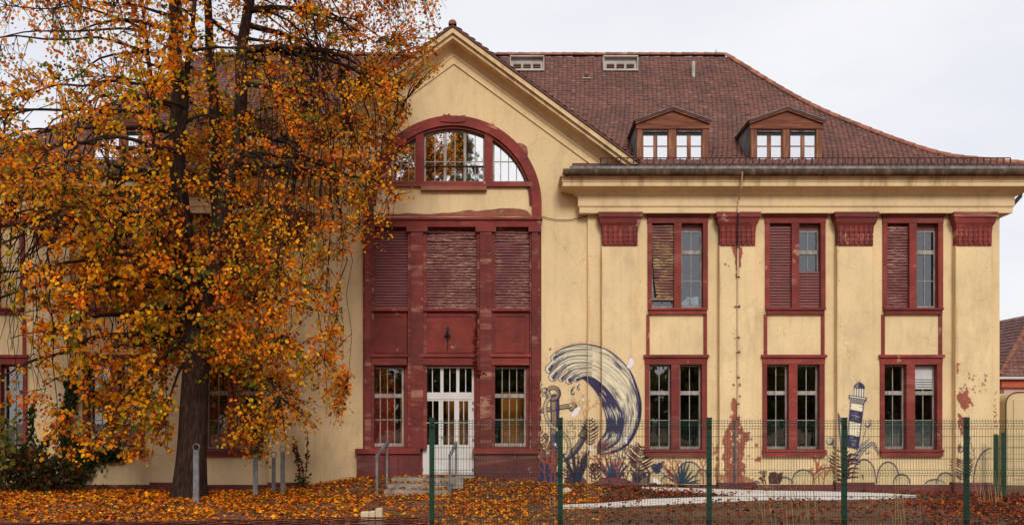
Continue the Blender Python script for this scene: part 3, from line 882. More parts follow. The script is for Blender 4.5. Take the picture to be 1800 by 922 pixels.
    scrap([(905, 253), (912, 252), (920, 254), (926, 259), (928, 268), (927, 280), (922, 276), (914, 264)], 'broken_stone', 'bare_brick', -.06)
    # sill of the lunette, mullions
    ri = r0 - .07
    def half(z): return math.sqrt(max(0, ri * ri - (z - ARC_CZ) ** 2))
    zs = PZ(320)
    mb = MB(); mb.box(ARC_CX - r0 - .02, ARC_CX + r0 + .02, -.12, .3, PZ(329), PZ(320.5)); ls = mb.build('lunette_sill', 'sandstone', HOUSE)
    MB().box(PX(741), PX(856), -.16, .1, PZ(336), PZ(329.2)).build('sill_course', 'bare_brick', ls)
    for a, b in ((731, 745), (852, 866)):
        c = PX((a + b) / 2)
        MB().prism([(PX(a), zs), (PX(b), zs), (PX(b), arc_top(PX(b), r0)), (PX(a), arc_top(PX(a), r0))], -.06, .24).build('lunette_mullion', 'sandstone', HOUSE)
    # glazed parts
    Yw = .10
    for (a, b, posts, bars) in ((662, 731, (), (676, 690, 704, 718)), (745, 852, (782, 817), (764, 799.5, 835)), (866, 930, (), (880, 894, 908))):
        xs = [PX(a) + (PX(b) - PX(a)) * i / 16 for i in range(17)]
        xs = [x for x in xs if arc_top(x, ri) > zs + .02]
        top = [(x, arc_top(x, ri)) for x in xs]
        fw = .05
        mb = MB()
        mb.box(xs[0], xs[-1], Yw, Yw + .06, zs, zs + fw)
        for i in range(len(top) - 1):
            (xa, za), (xb, zb) = top[i], top[i+1]
            mb.prism([(xa, za), (xb, zb), (xb, zb - fw * 1.3), (xa, za - fw * 1.3)], Yw, Yw + .06)
        if arc_top(xs[0], ri) > zs + .2: mb.box(xs[0], xs[0] + fw, Yw + .001, Yw + .06, zs, top[0][1])
        if arc_top(xs[-1], ri) > zs + .2: mb.box(xs[-1] - fw, xs[-1], Yw + .001, Yw + .06, zs, top[-1][1])
        for p in posts: mb.box(PX(p - 2.4), PX(p + 2.4), Yw - .01, Yw + .06, zs, arc_top(PX(p), ri) - .02)
        w = mb.build('lunette_window', 'white_timber', HOUSE)
        for p in bars:
            if arc_top(PX(p), ri) > zs + .15: MB().box(PX(p - .8), PX(p + .8), Yw + .005, Yw + .045, zs, arc_top(PX(p), ri) - .02).build('glazing_bar', 'white_timber', w)
        for yb in (282.5,):
            z = PZ(yb); hw = half(z)
            x0, x1 = max(xs[0], ARC_CX - hw), min(xs[-1], ARC_CX + hw)
            if x1 > x0 + .1: MB().box(x0, x1, Yw + .007, Yw + .043, z - .012, z + .012).build('glazing_bar', 'white_timber', w)
        # panes between the uprights
        edges = [xs[0]] + [PX(p) for p in sorted(list(posts) + list(bars))] + [xs[-1]]
        for i in range(len(edges) - 1):
            e0, e1 = edges[i], edges[i+1]
            if e1 - e0 < .03: continue
            pts = [(e0 + (e1 - e0) * q / 4, arc_top(e0 + (e1 - e0) * q / 4, ri)) for q in range(5)]
            pts = [(x, max(z, zs + .01)) for x, z in pts]
            mb = MB(); mb.prism([(e1, zs), (e0, zs)] + pts, Yw + .022, Yw + .028); mb.build('pane', 'glass_sky', w)
    MB().tube([(PX(746), Yw - .03, PZ(291)), (PX(851), Yw - .03, PZ(291))], .016, 6).build('tie_bar', 'rusty_iron', HOUSE)
    # plaster under the lunette and the scar where it has fallen away
    MB().box(ARC_CX - r0 - .01, ARC_CX + r0 + .01, .0, .1, PZ(384), PZ(328)).build('arch_panel', 'plaster', HOUSE)
    up = [(657, 377), (662, 376), (668, 374), (680, 375), (700, 376), (716, 374), (730, 375), (745, 376), (758, 376), (776, 374), (790, 374), (800, 373), (815, 370), (826, 369), (838, 371), (852, 369), (866, 368), (880, 366), (900, 366), (915, 367), (926, 370), (931, 375), (933, 378)]
    lo = [(933, 381), (900, 380), (860, 381), (800, 380), (740, 381), (700, 380), (657, 380)]
    MB().prism([(PX(a), PZ(b)) for a, b in up + lo], -.012, .0).build('plaster_scar', 'bare_brick', HOUSE)
portal()

# --- rooms behind the windows --------------------------------------------
def rooms():
    xl, xr = 2 * AX - PX(1750), PX(1750)
    MB().box(xl, xr, 3.4, 3.6, -.5, 8.2).build('room_wall', 'interior_dark', HOUSE)
    for z in (.18, 4.35, 8.05):
        MB().box(xl, xr, .34, 3.39, z, z + .15).build('room_floor', 'interior_floor', HOUSE)
    for px in (632, 736, 838, 955, 1290, 1497):
        x = PX(px); MB().box(x - .06, x + .06, .36, 3.38, .34, 4.3).build('partition', 'interior_dark', HOUSE)
    for (a, b, m) in ((640, 688, 'interior_red'), (696, 730, 'interior_orange'), (880, 944, 'interior_orange'), (780, 830, 'interior_orange')):
        MB().box(PX(a), PX(b), 1.1, 1.18, .34, 2.6).build('inner_door', m, HOUSE)
rooms()
# ------------------------------------------------------------------ roof
PROF_T = [0, 1, 2, 3.5, 5, 7]
PROF_Z = [8.60, 8.97, 9.42, 10.55, 11.87, 14.05]
def prof_z(t):
    # smooth through the control points
    T, Z = PROF_T, PROF_Z
    for i in range(len(T) - 1):
        if t <= T[i+1] or i == len(T) - 2:
            h = T[i+1] - T[i]; u = (t - T[i]) / h
            m0 = (Z[i+1] - Z[max(i-1, 0)]) / (T[i+1] - T[max(i-1, 0)]); m1 = (Z[min(i+2, len(T)-1)] - Z[i]) / (T[min(i+2, len(T)-1)] - T[i])
            return (2*u**3-3*u*u+1)*Z[i] + (u**3-2*u*u+u)*h*m0 + (-2*u**3+3*u*u)*Z[i+1] + (u**3-u*u)*h*m1
HK = 7.2 / 7.0
def hipR(t): return EAVE_XR - t * HK
def hipL(t): return EAVE_XL + t * HK

def tile_template(W, L):
    w = W / 2 * .96
    bot = [(-w, .055), (-w * .8, .022), (-w * .4, .004), (w * .4, .004), (w * .8, .022), (w, .055)]
    top = [(w, L), (-w, L)]
    P = []
    for (a, b) in bot: P.append((a, b, .050 - .16 * b))
    for (a, b) in top: P.append((a, b, .004))
    for (a, b) in bot: P.append((a, b, .016 - .16 * b))
    F = [(0, 1, 2), (0, 2, 3), (0, 3, 4), (0, 4, 5), (0, 5, 6), (0, 6, 7)]
    for i in range(5): F += [(i, i + 8, i + 9), (i, i + 9, i + 1)]
    return np.array(P, np.float32), np.array(F, np.int32)

def lay_tiles(places, W, L, name, parent):
    """places: list of (origin, u, w, n)"""
    P, F = tile_template(W, L)
    n = len(places)
    O = np.array([p[0] for p in places], np.float32); U = np.array([p[1] for p in places], np.float32); Wd = np.array([p[2] for p in places], np.float32); N = np.array([p[3] for p in places], np.float32)
    k = rng.normal(0, .035, n).astype(np.float32)
    U2 = U + Wd * k[:, None]; lift = rng.normal(0, .003, n).astype(np.float32)
    V = O[:, None] + U2[:, None] * P[None, :, 0:1] + Wd[:, None] * P[None, :, 1:2] + N[:, None] * (P[None, :, 2:3] + lift[:, None, None])
    Fa = F[None] + (np.arange(n) * len(P))[:, None, None]
    base = np.array([(.205, .090, .072), (.185, .084, .070), (.22, .095, .074), (.155, .076, .066), (.25, .13, .10)], np.float32)
    c = base[rng.choice(5, n, p=[.36, .28, .18, .12, .06])] * rng.uniform(.85, 1.15, (n, 1)).astype(np.float32)
    C = np.repeat(c, len(P), axis=0)
    return mesh_np(name, V.reshape(-1, 3), Fa.reshape(-1, 3), 'roof_tile', C, parent, kind='stuff')

def main_roof():
    ts = [7.0 * i / 28 for i in range(29)]
    mb = MB()
    def strip(P, Q):
        n = len(P); mb.add(P + Q, [(i, i + n, i + 1 + n, i + 1) for i in range(n - 1)])
    NX = PX(1006) - AX             # the eaves stop on either side of the gable
    F = lambda x, t: (x, EAVE_Y + t, prof_z(t) - .02)
    for sg in (-1, 1):
        inner = [F(AX + sg * min(NX, abs((hipR(t) if sg > 0 else hipL(t)) - AX)), t) for t in ts]
        outer = [F(hipR(t) if sg > 0 else hipL(t), t) for t in ts]
        strip(outer, inner) if sg > 0 else strip(inner, outer)
    tc = [1.15 + (7 - 1.15) * i / 12 for i in range(13)]
    strip([F(AX + NX, t) for t in tc], [F(AX - NX, t) for t in tc])
    for hx, sg in ((hipR, 1), (hipL, -1)):
        A = [(hx(t), EAVE_Y + t, prof_z(t) - .02) for t in ts]; B = [(hx(t), 13 - t, prof_z(t) - .02) for t in ts]
        strip(B, A) if sg > 0 else strip(A, B)
    strip([(hipL(t), 13 - t, prof_z(t) - .02) for t in ts], [(hipR(t), 13 - t, prof_z(t) - .02) for t in ts])
    roof = mb.build('roof', 'tile_sheet', HOUSE)
    # arc-length walk up the front slope
    tt = np.linspace(0, 6.97, 1400); zz = np.array([prof_z(t) for t in tt])
    s = np.concatenate([[0], np.cumsum(np.hypot(np.diff(tt), np.diff(zz)))])
    W, E, L = .145, .112, .19
    places = []
    nrow = int(s[-1] / E)
    for i in range(nrow):
        si = i * E; t = float(np.interp(si, s, tt)); t2 = float(np.interp(min(si + L, s[-1]), s, tt))
        p0 = np.array([0, EAVE_Y + t, prof_z(t)]); p1 = np.array([0, EAVE_Y + t2, prof_z(t2)])
        w = (p1 - p0) / np.linalg.norm(p1 - p0); n = np.array([0, -w[2], w[1]])
        x = hipL(t) + W / 2 + (W / 2 if i % 2 else 0)
        while x < hipR(t) - W * .3:
            # nothing under the cross gable
            if not (abs(x - AX) < 5 and prof_z(t) < PZ(48, -.66) - KR * abs(x - AX) - .1) and not (abs(x - AX) < PX(1004) - AX and t < 1.2):
                places.append(((x + random.gauss(0, .004), p0[1], p0[2] + random.gauss(0, .003)), (1, 0, 0), tuple(w), tuple(n)))
            x += W
    # the 300 tiles nearest the eaves on the right wing are parts of their own
    near = [p for p in places if p[0][0] > 3.4][:300]; ids = {id(p) for p in near}
    lay_tiles([p for p in places if id(p) not in ids], W, L, 'roof_tiles', roof)
    TP, TF = tile_template(W, L); tmes = []
    for q in range(5):
        me = bpy.data.meshes.new('roof_tile'); me.from_pydata([tuple(map(float, v)) for v in TP], [], [tuple(map(int, f)) for f in TF]); me.materials.append(M['roof_tile'])
        ca = me.color_attributes.new('Col', 'FLOAT_COLOR', 'POINT')
        cq = [(.225, .092, .080, 1), (.205, .088, .078, 1), (.24, .097, .080, 1), (.18, .082, .075, 1), (.22, .09, .08, 1)][q]
        ca.data.foreach_set('color', list(cq) * len(TP)); tmes.append(me)
    for (o_, u_, w_, n_) in near:
        ob = link('roof_tile', random.choice(tmes), roof)
        ob.rotation_euler = Matrix((Vector(u_), Vector(w_), Vector(n_))).transposed().to_euler()
        ob.location = Vector(o_) - wloc(roof)
    # right hip slope, seen only from the side
    places = []
    for i in range(nrow):
        si = i * E; t = float(np.interp(si, s, tt)); t2 = float(np.interp(min(si + L, s[-1]), s, tt))
        p0 = np.array([hipR(t), 0, prof_z(t)]); p1 = np.array([hipR(t2), 0, prof_z(t2)]); w = (p1 - p0) / np.linalg.norm(p1 - p0); n = np.array([w[2], 0, -w[0]])
        y = EAVE_Y + t + W / 2 + (W / 2 if i % 2 else 0)
        while y < 13 - t - W * .3:
            places.append(((hipR(t), y, prof_z(t)), (0, 1, 0), tuple(w), tuple(n))); y += W
    lay_tiles(places, W, L, 'roof_tiles', roof)
    # cross-gable tiles
    z0 = PZ(48, -.66) + .07
    for sgn in (-1, 1):
        places = []
        ln = math.hypot(1, KR); w = np.array([-sgn / ln, 0, KR / ln]); n = np.array([sgn * KR / ln, 0, 1 / ln])
        for i in range(int(5.3 * ln / E)):
            d = 5.3 - i * E / ln
            y = -.70 + W / 2 + (W / 2 if i % 2 else 0)
            while y < 4.5:
                places.append(((AX + sgn * d, y, z0 - KR * d), (0, sgn, 0), tuple(w), tuple(n))); y += W
        lay_tiles(places, W, L, 'roof_tiles', roof)
    # half-round ridge and hip tiles, one object each
    def cap_mesh(length, r=.105):
        mb = MB(); n = 7
        ring0 = [(math.cos(math.pi * k / n) * r * 1.08, 0, math.sin(math.pi * k / n) * r * 1.08) for k in range(n + 1)]
        ring1 = [(math.cos(math.pi * k / n) * r * .92, length, math.sin(math.pi * k / n) * r * .92) for k in range(n + 1)]
        vs = ring0 + ring1; m = n + 1
        mb.add(vs, [(k, k + 1, k + 1 + m, k + m) for k in range(n)] + [tuple(range(m))[::-1], tuple(range(m, 2 * m))])
        me = bpy.data.meshes.new('ridge_tile'); me.from_pydata(mb.v, [], mb.f); me.materials.append(M['ridge_clay']); me.update(); return me
    me = cap_mesh(.40)
    def run(P, name):
        for a, b in zip(P[:-1], P[1:]):
            d = b - a
            o = link(name, me, roof)
            yv = d.normalized(); zv = Vector((0, 0, 1)); xv = yv.cross(zv).normalized(); zv = xv.cross(yv)
            m3 = Matrix((xv, yv, zv)).transposed()
            m3 = m3 @ Matrix.Rotation(random.gauss(0, .03), 3, 'Z')
            o.rotation_euler = m3.to_euler()
            o.location = a - wloc(roof) + zv * .02
            o.scale = (1, (d.length + .03) / .40, 1)
    n = 48
    rl = [Vector((hipL(7) + (hipR(7) - hipL(7)) * i / n, EAVE_Y + 7, prof_z(7) + .0)) for i in range(n + 1)]
    run(rl, 'ridge_tile')
    for f in (hipR, hipL):
        pts = [Vector((f(t), EAVE_Y + t, prof_z(t))) for t in np.linspace(0, 7, 300)]
        acc = [pts[0]]
        for p in pts[1:]:
            if (p - acc[-1]).length >= .37: acc.append(p)
        run(acc, 'hip_tile')
    g0 = PZ(48, -.66) + .05
    run([Vector((AX, -.74 + .38 * i, g0)) for i in range(13)], 'ridge_tile')
    # two louvred roof vents
    for (xa, xb) in ((898, 955), (1062, 1120)):
        t = 6.35; Y = EAVE_Y + t - .1
        z0, z1 = PZ(122, Y), PZ(100.5, Y); x0, x1 = PX(xa, Y), PX(xb, Y)
        mb = MB(); mb.box(x0, x1, Y + .1, Y + .9, z0, z1); mb.box(x0 - .03, x1 + .03, Y - .06, Y + .9, z1, z1 + .04); mb.box(x0 - .03, x0, Y - .04, Y + .9, z0, z1 - .002); mb.box(x1, x1 + .03, Y - .04, Y + .9, z0, z1 - .002); mb.box(x0 - .03, x1 + .03, Y - .05, Y + .9, z0 - .05, z0)
        v = mb.build('roof_vent', 'concrete', HOUSE)
        for q in range(3):
            c0 = x0 + (x1 - x0) * (.09 + q * .30); c1 = c0 + (x1 - x0) * .22
            MB().box(c0, c1, Y + .085, Y + .11, z0 + .07, z0 + .21).build('vent_opening', 'black_iron', v)
            for r in range(2): MB().box(c0 - .01, c1 + .01, Y + .06, Y + .10, z0 + .095 + r * .065, z0 + .11 + r * .065).build('louvre', 'ridge_clay', v)
    # vent pipe, vent tile, spike
    Y = EAVE_Y + 6.1
    MB().tube([(PX(1219, Y), Y, PZ(137, Y)), (PX(1219, Y), Y, PZ(108, Y))], .055, 8).build('vent_pipe', 'concrete', HOUSE)
    Y = EAVE_Y + 6.0
    mb = MB(); mb.box(PX(1023, Y), PX(1037, Y), Y - .12, Y + .1, PZ(140, Y), PZ(138, Y)); mb.build('vent_tile', 'concrete', HOUSE)
    MB().prism([(PX(1026, Y), PZ(138.5, Y)), (PX(1034, Y), PZ(138.5, Y)), (PX(1031, Y), PZ(133, Y)), (PX(1028, Y), PZ(133, Y))], Y - .1, Y + .1).build('vent_cowl', 'black_iron', HOUSE)
    Y = EAVE_Y + 7
    MB().tube([(PX(1259, Y), Y, PZ(98, Y)), (PX(1259, Y), Y, PZ(86, Y))], [.025, .006], 5).build('roof_spike', 'zinc', HOUSE)
main_roof()

def dormer(o, side):
    def X(x, Y):
        v = PX(x + o, Y); return v if side > 0 else 2 * AX - v
    Y = .28
    def z(y): return PZ(y, Y)
    xa, xb = sorted((X(1119.5, Y), X(1245, Y)))
    mb = MB()
    zb = z(284); zt_ = z(213)
    # U-shaped body: two cheeks and the back
    U = [(xa, Y + .09), (xa + .06, Y + .09), (xa + .06, 3.1), (xb - .06, 3.1), (xb - .06, Y + .09), (xb, Y + .09), (xb, 3.2), (xa, 3.2)]
    mb.add([(a, b, zb) for a, b in U] + [(a, b, zt_) for a, b in U], [(i, (i + 1) % 8, (i + 1) % 8 + 8, i + 8) for i in range(8)] + [(8, 9, 10, 15), (10, 11, 14, 15), (11, 12, 13, 14), (0, 7, 2, 1), (2, 7, 6, 3), (3, 6, 5, 4)])
    d = mb.build('dormer', 'zinc', HOUSE)
    xm = (xa + xb) / 2
    # pediment board with three planks
    zl, zr_, za = z(212), z(212), z(194)
    lev = [z(225.5), z(217), z(208.5), z(200), za]
    def hw(zz, e=.02): 
        return (xb - xa) / 2 + .02 if zz <= z(211) else ((xb - xa) / 2 + .02) * max(0, (za + .10 - zz) / (za + .10 - z(211)))
    for i in range(4):
        a, b = lev[i] + .004, lev[i+1] - .002
        MB().prism([(xm - hw(a), a), (xm + hw(a), a), (xm + hw(b), b), (xm - hw(b), b)], Y - .03 - .006 * (i % 2), Y + .06).build('plank', 'brown_timber', d)
    # roof: two slopes and metal edge
    ya = PZ(188, Y - .12); ye = PZ(211.5, Y - .12); hw2 = (PX(1249, 0) - PX(1115, 0)) / 2
    for s in (-1, 1):
        MB().prism([(xm, ya), (xm + s * hw2, ye), (xm + s * hw2, ye - .04), (xm, ya - .04)], Y - .12, 3.6).build('dormer_roof', 'tile_sheet', d)
        MB().prism([(xm, ya + .025), (xm + s * (hw2 + .03), ye + .02), (xm + s * (hw2 + .03), ye + .002), (xm, ya + .004)], Y - .14, 3.6).build('metal_edge', 'zinc', d)
        # dark fascia under the slope
        MB().prism([(xm, ya - .041), (xm + s * hw2, ye - .041), (xm + s * (hw2 - .02), ye - .085), (xm, ya - .085)], Y - .10, Y - .06).build('fascia', 'brown_timber', d)
    # posts and head
    for a, b in ((1119.5, 1129.5), (1175, 1188), (1234.5, 1245)):
        MB().box(X(a, Y), X(b, Y), Y - .02, Y + .08, zb, z(227)).build('post', 'brown_timber_upright', d)
    MB().box(xa - .03, xb + .03, Y - .05, Y + .08, z(227) + .002, z(225.6)).build('head', 'brown_timber', d)
    MB().box(xa - .03, xb + .03, Y - .10, Y + .08, zb - .06, zb - .002).build('dormer_sill', 'zinc', d)
    for a, b in ((1129.5, 1175), (1188, 1234.5)):
        x0, x1 = sorted((X(a, Y), X(b, Y)))
        zt = z(238)
        MB().box(x0, x1, Y + .03, Y + .10, zt + .002, z(228.5)).build('blind_box', 'black_iron', d)
        MB().tube([(x0 + .03, Y, z(231)), (x1 - .03, Y, z(231))], .02, 6).build('blind_rod', 'zinc', d)
        MB().box(x0, x1, Y - .015, Y + .0, z(228.4), z(227)).build('red_strip', 'sandstone', d)
        xm2 = (x0 + x1) / 2; zmid = z(256.5)
        for u, v in ((x0, x0 + .03), (xm2 - .055, xm2 + .055), (x1 - .03, x1)):
            MB().box(u, v, Y + .02, Y + .07, zb, zt).build('window_stile', 'brown_timber_upright', d)
        for u, v in ((x0 + .03, xm2 - .055), (xm2 + .055, x1 - .03)):
            MB().box(u, v, Y + .025, Y + .06, zmid - .014, zmid + .014).build('glazing_bar', 'brown_timber', d)
            MB().box(u, v, Y + .04, Y + .045, zb, zmid - .014).build('pane', 'glass_sky', d)
            MB().box(u, v, Y + .04, Y + .045, zmid + .014, zt).build('pane', 'glass_sky', d)
        MB().box(x0, x1, Y + .14, Y + .15, zb, zt).build('curtain', 'curtain', d)
for side in (1, -1):
    for o in (0, 200): dormer(o, side)
# ------------------------------------------------------------------ leaves
LEAF_P = np.array([(0, 0, 0), (-.40, .28, .10), (-.42, .62, .13), (0, 1.08, -.06), (.42, .62, .13), (.40, .28, .10)], np.float32)
LEAF_F = np.array([(0, 2, 1), (0, 3, 2), (0, 4, 3), (0, 5, 4)], np.int32)
def leaves_np(pos, tip, nor, size):
    tip = tip / np.linalg.norm(tip, axis=1, keepdims=True)
    u = np.cross(tip, nor); u /= np.linalg.norm(u, axis=1, keepdims=True) + 1e-9
    n = np.cross(u, tip)
    s = size[:, None, None]
    V = pos[:, None] + s * (u[:, None] * LEAF_P[None, :, 0:1] + tip[:, None] * LEAF_P[None, :, 1:2] + n[:, None] * LEAF_P[None, :, 2:3])
    F = LEAF_F[None] + (np.arange(len(pos)) * 6)[:, None, None]
    return V.reshape(-1, 3), F.reshape(-1, 3)

PAL = np.array([(.86, .265, .006), (.88, .43, .012), (.70, .165, .007), (.46, .08, .007), (.18, .045, .01), (.12, .16, .010), (.46, .33, .012)], np.float32)

def inside(poly, x, y):
    c = False; n = len(poly)
    for i in range(n):
        (x1, y1), (x2, y2) = poly[i], poly[(i + 1) % n]
        if (y1 > y) != (y2 > y) and x < (x2 - x1) * (y - y1) / (y2 - y1) + x1: c = not c
    return c
def edge_dist(poly, x, y):
    p = np.array(poly, float); q = np.roll(p, -1, 0); d = q - p
    t = np.clip(((x - p[:, 0]) * d[:, 0] + (y - p[:, 1]) * d[:, 1]) / (d ** 2).sum(1), 0, 1)
    return float(np.hypot(p[:, 0] + t * d[:, 0] - x, p[:, 1] + t * d[:, 1] - y).min())

def big_tree():
    TY = -4.5
    base = Vector((PX(330, TY), TY, ground_h(PX(330, TY), TY) - .05))
    T = thing('lime_tree', 'large lime tree with orange and gold autumn leaves in front of the left wing', 'tree', base)
    def W(x, y, dy=0.0):
        return Vector((PX(x, TY), TY + dy, PZ(y, TY)))
    stems = {
        'trunk': ([W(329, 884), W(331, 868), W(333, 845), W(337, 790), W(341, 700), W(346, 620), W(350, 560), W(352, 520)], [.50, .44, .39, .345, .31, .30, .32, .30]),
        'a': ([W(348, 560), W(338, 500, -.05), W(328, 430, -.1), W(322, 330, -.2), W(320, 220, -.3), W(319, 110, -.3), W(316, 0, -.3), W(310, -130, -.2), W(318, -260, 0)], [.24, .22, .20, .185, .175, .16, .14, .10, .03]),
        'b': ([W(354, 545), W(362, 480, .25), W(369, 400, .45), W(369, 300, .5), W(366, 200, .55), W(356, 100, .6), W(350, -10, .6), W(352, -180, .5)], [.20, .17, .155, .14, .125, .11, .09, .03]),
        'c': ([W(356, 535), W(378, 470, -.2), W(402, 390, -.35), W(420, 300, -.45), W(433, 200, -.5), W(440, 100, -.5), W(452, -10, -.5), W(470, -150, -.4)], [.21, .18, .165, .155, .145, .125, .10, .03]),
        'd': ([W(345, 580), W(325, 520, .3), W(290, 430, .6), W(262, 330, .8), W(248, 230, .9), W(240, 100, .9), W(225, -60, .8)], [.14, .12, .10, .09, .075, .055, .02]),
        'e': ([W(352, 570), W(350, 520, -.5), W(342, 430, -1.0), W(350, 320, -1.5), W(372, 210, -1.9), W(385, 90, -2.0), W(395, -60, -2.0)], [.13, .115, .10, .085, .07, .05, .02]),
    }
    skel = []
    def subdiv(pts, rad, n=5):
        P, Rr = [], []
        for i in range(len(pts) - 1):
            p0, p1, p2, p3 = pts[max(i-1, 0)], pts[i], pts[i+1], pts[min(i+2, len(pts)-1)]
            for k in range(n):
                u = k / n
                P.append(.5 * ((2 * p1) + (p2 - p0) * u + (2*p0 - 5*p1 + 4*p2 - p3) * u*u + (3*p1 - p0 - 3*p2 + p3) * u**3)); Rr.append(rad[i] * (1 - u) + rad[i+1] * u)
        P.append(pts[-1]); Rr.append(rad[-1]); return P, Rr
    for k, (pts, rad) in stems.items():
        P, Rr = subdiv(pts, rad)
        if k == 'trunk':
            # fluted foot
            n = 20; mb = MB()
            for i, p in enumerate(P):
                for j in range(n):
                    w = 2 * math.pi * j / n
                    fl = 1 + .10 * math.sin(5 * w + 1) * max(0, 1 - i / 12) + .05 * mnoise.noise(Vector((math.cos(w) * 2, math.sin(w) * 2, p.z * 1.2)))
                    mb.v.append((p.x + math.cos(w) * Rr[i] * fl, p.y + math.sin(w) * Rr[i] * fl, p.z))
            for i in range(len(P) - 1):
                for j in range(n):
                    j2 = (j + 1) % n; mb.f.append((i*n+j, i*n+j2, (i+1)*n+j2, (i+1)*n+j))
            mb.build('trunk', 'bark', T, smooth=True)
        else:
            P = [p + Vector((mnoise.noise(p * .9), mnoise.noise(p * .9 + Vector((5, 5, 5))), 0)) * .10 for p in P]
            MB().tube(P, Rr, 10).build('stem', 'bark', T, smooth=True)
            skel += [(p, r) for p, r in zip(P, Rr)]
    # crown outline, in metres on the trunk's plane
    out_px = [(-120, 690), (-30, 690), (25, 650), (50, 700), (95, 712), (110, 770), (160, 800), (230, 795), (290, 782), (305, 710), (330, 660), (372, 690), (400, 780), (440, 800), (495, 792), (540, 745), (600, 732), (615, 650), (603, 580), (607, 500), (640, 430), (672, 440), (690, 380), (716, 330), (700, 270), (722, 200), (720, 130), (775, 95), (775, 20), (750, -90), (690, -190), (600, -280), (480, -350), (330, -390), (180, -350), (60, -260), (-60, -120), (-130, 60), (-150, 300), (-150, 520)]
    poly = [(PX(a, TY), PZ(b, TY)) for a, b in out_px]
    xs0, xs1 = min(p[0] for p in poly), max(p[0] for p in poly); zs0, zs1 = min(p[1] for p in poly), max(p[1] for p in poly)
    # limbs towards random targets
    rr = random.Random(21)
    limb_pts = list(skel)
    stem_pts = [s for s in skel]
    targets = []; tries = 0
    while len(targets) < 120 and tries < 9000:
        tries += 1
        x, z = rr.uniform(xs0, xs1), rr.uniform(zs0, zs1)
        if not inside(poly, x, z): continue
        e = edge_dist(poly, x, z)
        th = min(3.6, .5 + 1.5 * math.sqrt(e))
        y = TY + rr.uniform(-1, 1) * th
        if y > -1.0: continue
        p = Vector((x, y, z))
        if any((p - q).length < .9 for q in targets): continue
        targets.append(p)
    for p in targets:
        best = min(stem_pts, key=lambda s: (Vector((s[0].x, s[0].y, 0)) - Vector((p.x, p.y, 0))).length * .6 + abs(s[0].z - (p.z + .25 * (Vector((s[0].x - p.x, s[0].y - p.y, 0)).length) - .2)) * 1.0)
        a, ra = best; d = (p - a).length
        if d < .4: continue
        mid = (a + p) / 2 + Vector((rr.gauss(0, .2), rr.gauss(0, .2), .16 * d + rr.gauss(0, .12)))
        n = max(5, int(d / .3)); P = []
        for i in range(n + 1):
            u = i / n; q = a * (1-u)**2 + mid * 2*u*(1-u) + p * u*u
            q += Vector((mnoise.noise(q * 1.1), mnoise.noise(q * 1.1 + Vector((9, 0, 0))), mnoise.noise(q * 1.1 + Vector((0, 9, 0))))) * .16 * min(1, u * 3)
            P.append(q)
        r0 = min(ra * .6, .026 + .013 * d)
        Rr = [r0 * (1 - u / n) + .009 for u in range(n + 1)]
        MB().tube(P, Rr, 6).build('limb', 'bark', T, smooth=True)
        limb_pts += list(zip(P[2:], Rr[2:]))
    # long weeping branches on both flanks of the crown
    nb = len(limb_pts); made = 0; tr2 = 0
    while made < 150 and tr2 < 6000:
        tr2 += 1
        a, ra = limb_pts[rr.randrange(nb)]
        right = rr.random() < .70
        if right and not (-6.1 < a.x < -3.0 and 5.2 < a.z < 11.5): continue
        if not right and not (-12.5 < a.x < -8.2 and 5.0 < a.z < 9.5): continue
        sgn = 1 if right else -1
        dz = rr.uniform(2.0, 5.6); dxx = sgn * rr.uniform(-.5, 2.3) * (1 if right else 1.2)
        p = a + Vector((dxx, rr.uniform(-1.0, .6), -dz))
        if p.y > -1.0 or not inside(poly, p.x, p.z): continue
        mid = a + Vector((dxx * .8 + sgn * .4, 0, .3))
        n = 10; P = []
        for i in range(n + 1):
            u = i / n; q = a * (1-u)**2 + mid * 2*u*(1-u) + p * u*u
            P.append(q + Vector((mnoise.noise(q * 1.6), mnoise.noise(q * 1.6 + Vector((9, 0, 0))), 0)) * .30 * min(1, 2 * u))
        r0 = min(ra * .8, rr.uniform(.016, .032)); Rr = [r0 * (1 - u / n) + .006 for u in range(n + 1)]
        MB().tube(P, Rr, 5).build('limb', 'bark', T, smooth=True)
        limb_pts += list(zip(P[2:], Rr[2:])); made += 1
    kd = KDTree(len(limb_pts))
    for i, (p, r) in enumerate(limb_pts): kd.insert(p, i)
    kd.balance()
    # twigs with their leaves
    tw = MB(); pos, tip, nor, siz, col = [], [], [], [], []
    count = 0; tries = 0
    NT = 6500
    NC = 58000
    cx, cz = rng.uniform(xs0, xs1, NC), rng.uniform(zs0, zs1, NC)
    pa = np.array(poly, float); pb = np.roll(pa, -1, 0); ins = np.zeros(NC, bool); ed = np.full(NC, 1e9)
    for (x1, y1), (x2, y2) in zip(pa, pb):
        if y1 != y2: ins ^= ((y1 > cz) != (y2 > cz)) & (cx < (x2 - x1) * (cz - y1) / (y2 - y1) + x1)
        dx_, dy_ = x2 - x1, y2 - y1; t_ = np.clip(((cx - x1) * dx_ + (cz - y1) * dy_) / (dx_ * dx_ + dy_ * dy_), 0, 1)
        ed = np.minimum(ed, np.hypot(x1 + t_ * dx_ - cx, y1 + t_ * dy_ - cz))
    cand = [(float(a), float(b), float(c)) for a, b, c in zip(cx[ins], cz[ins], ed[ins])]
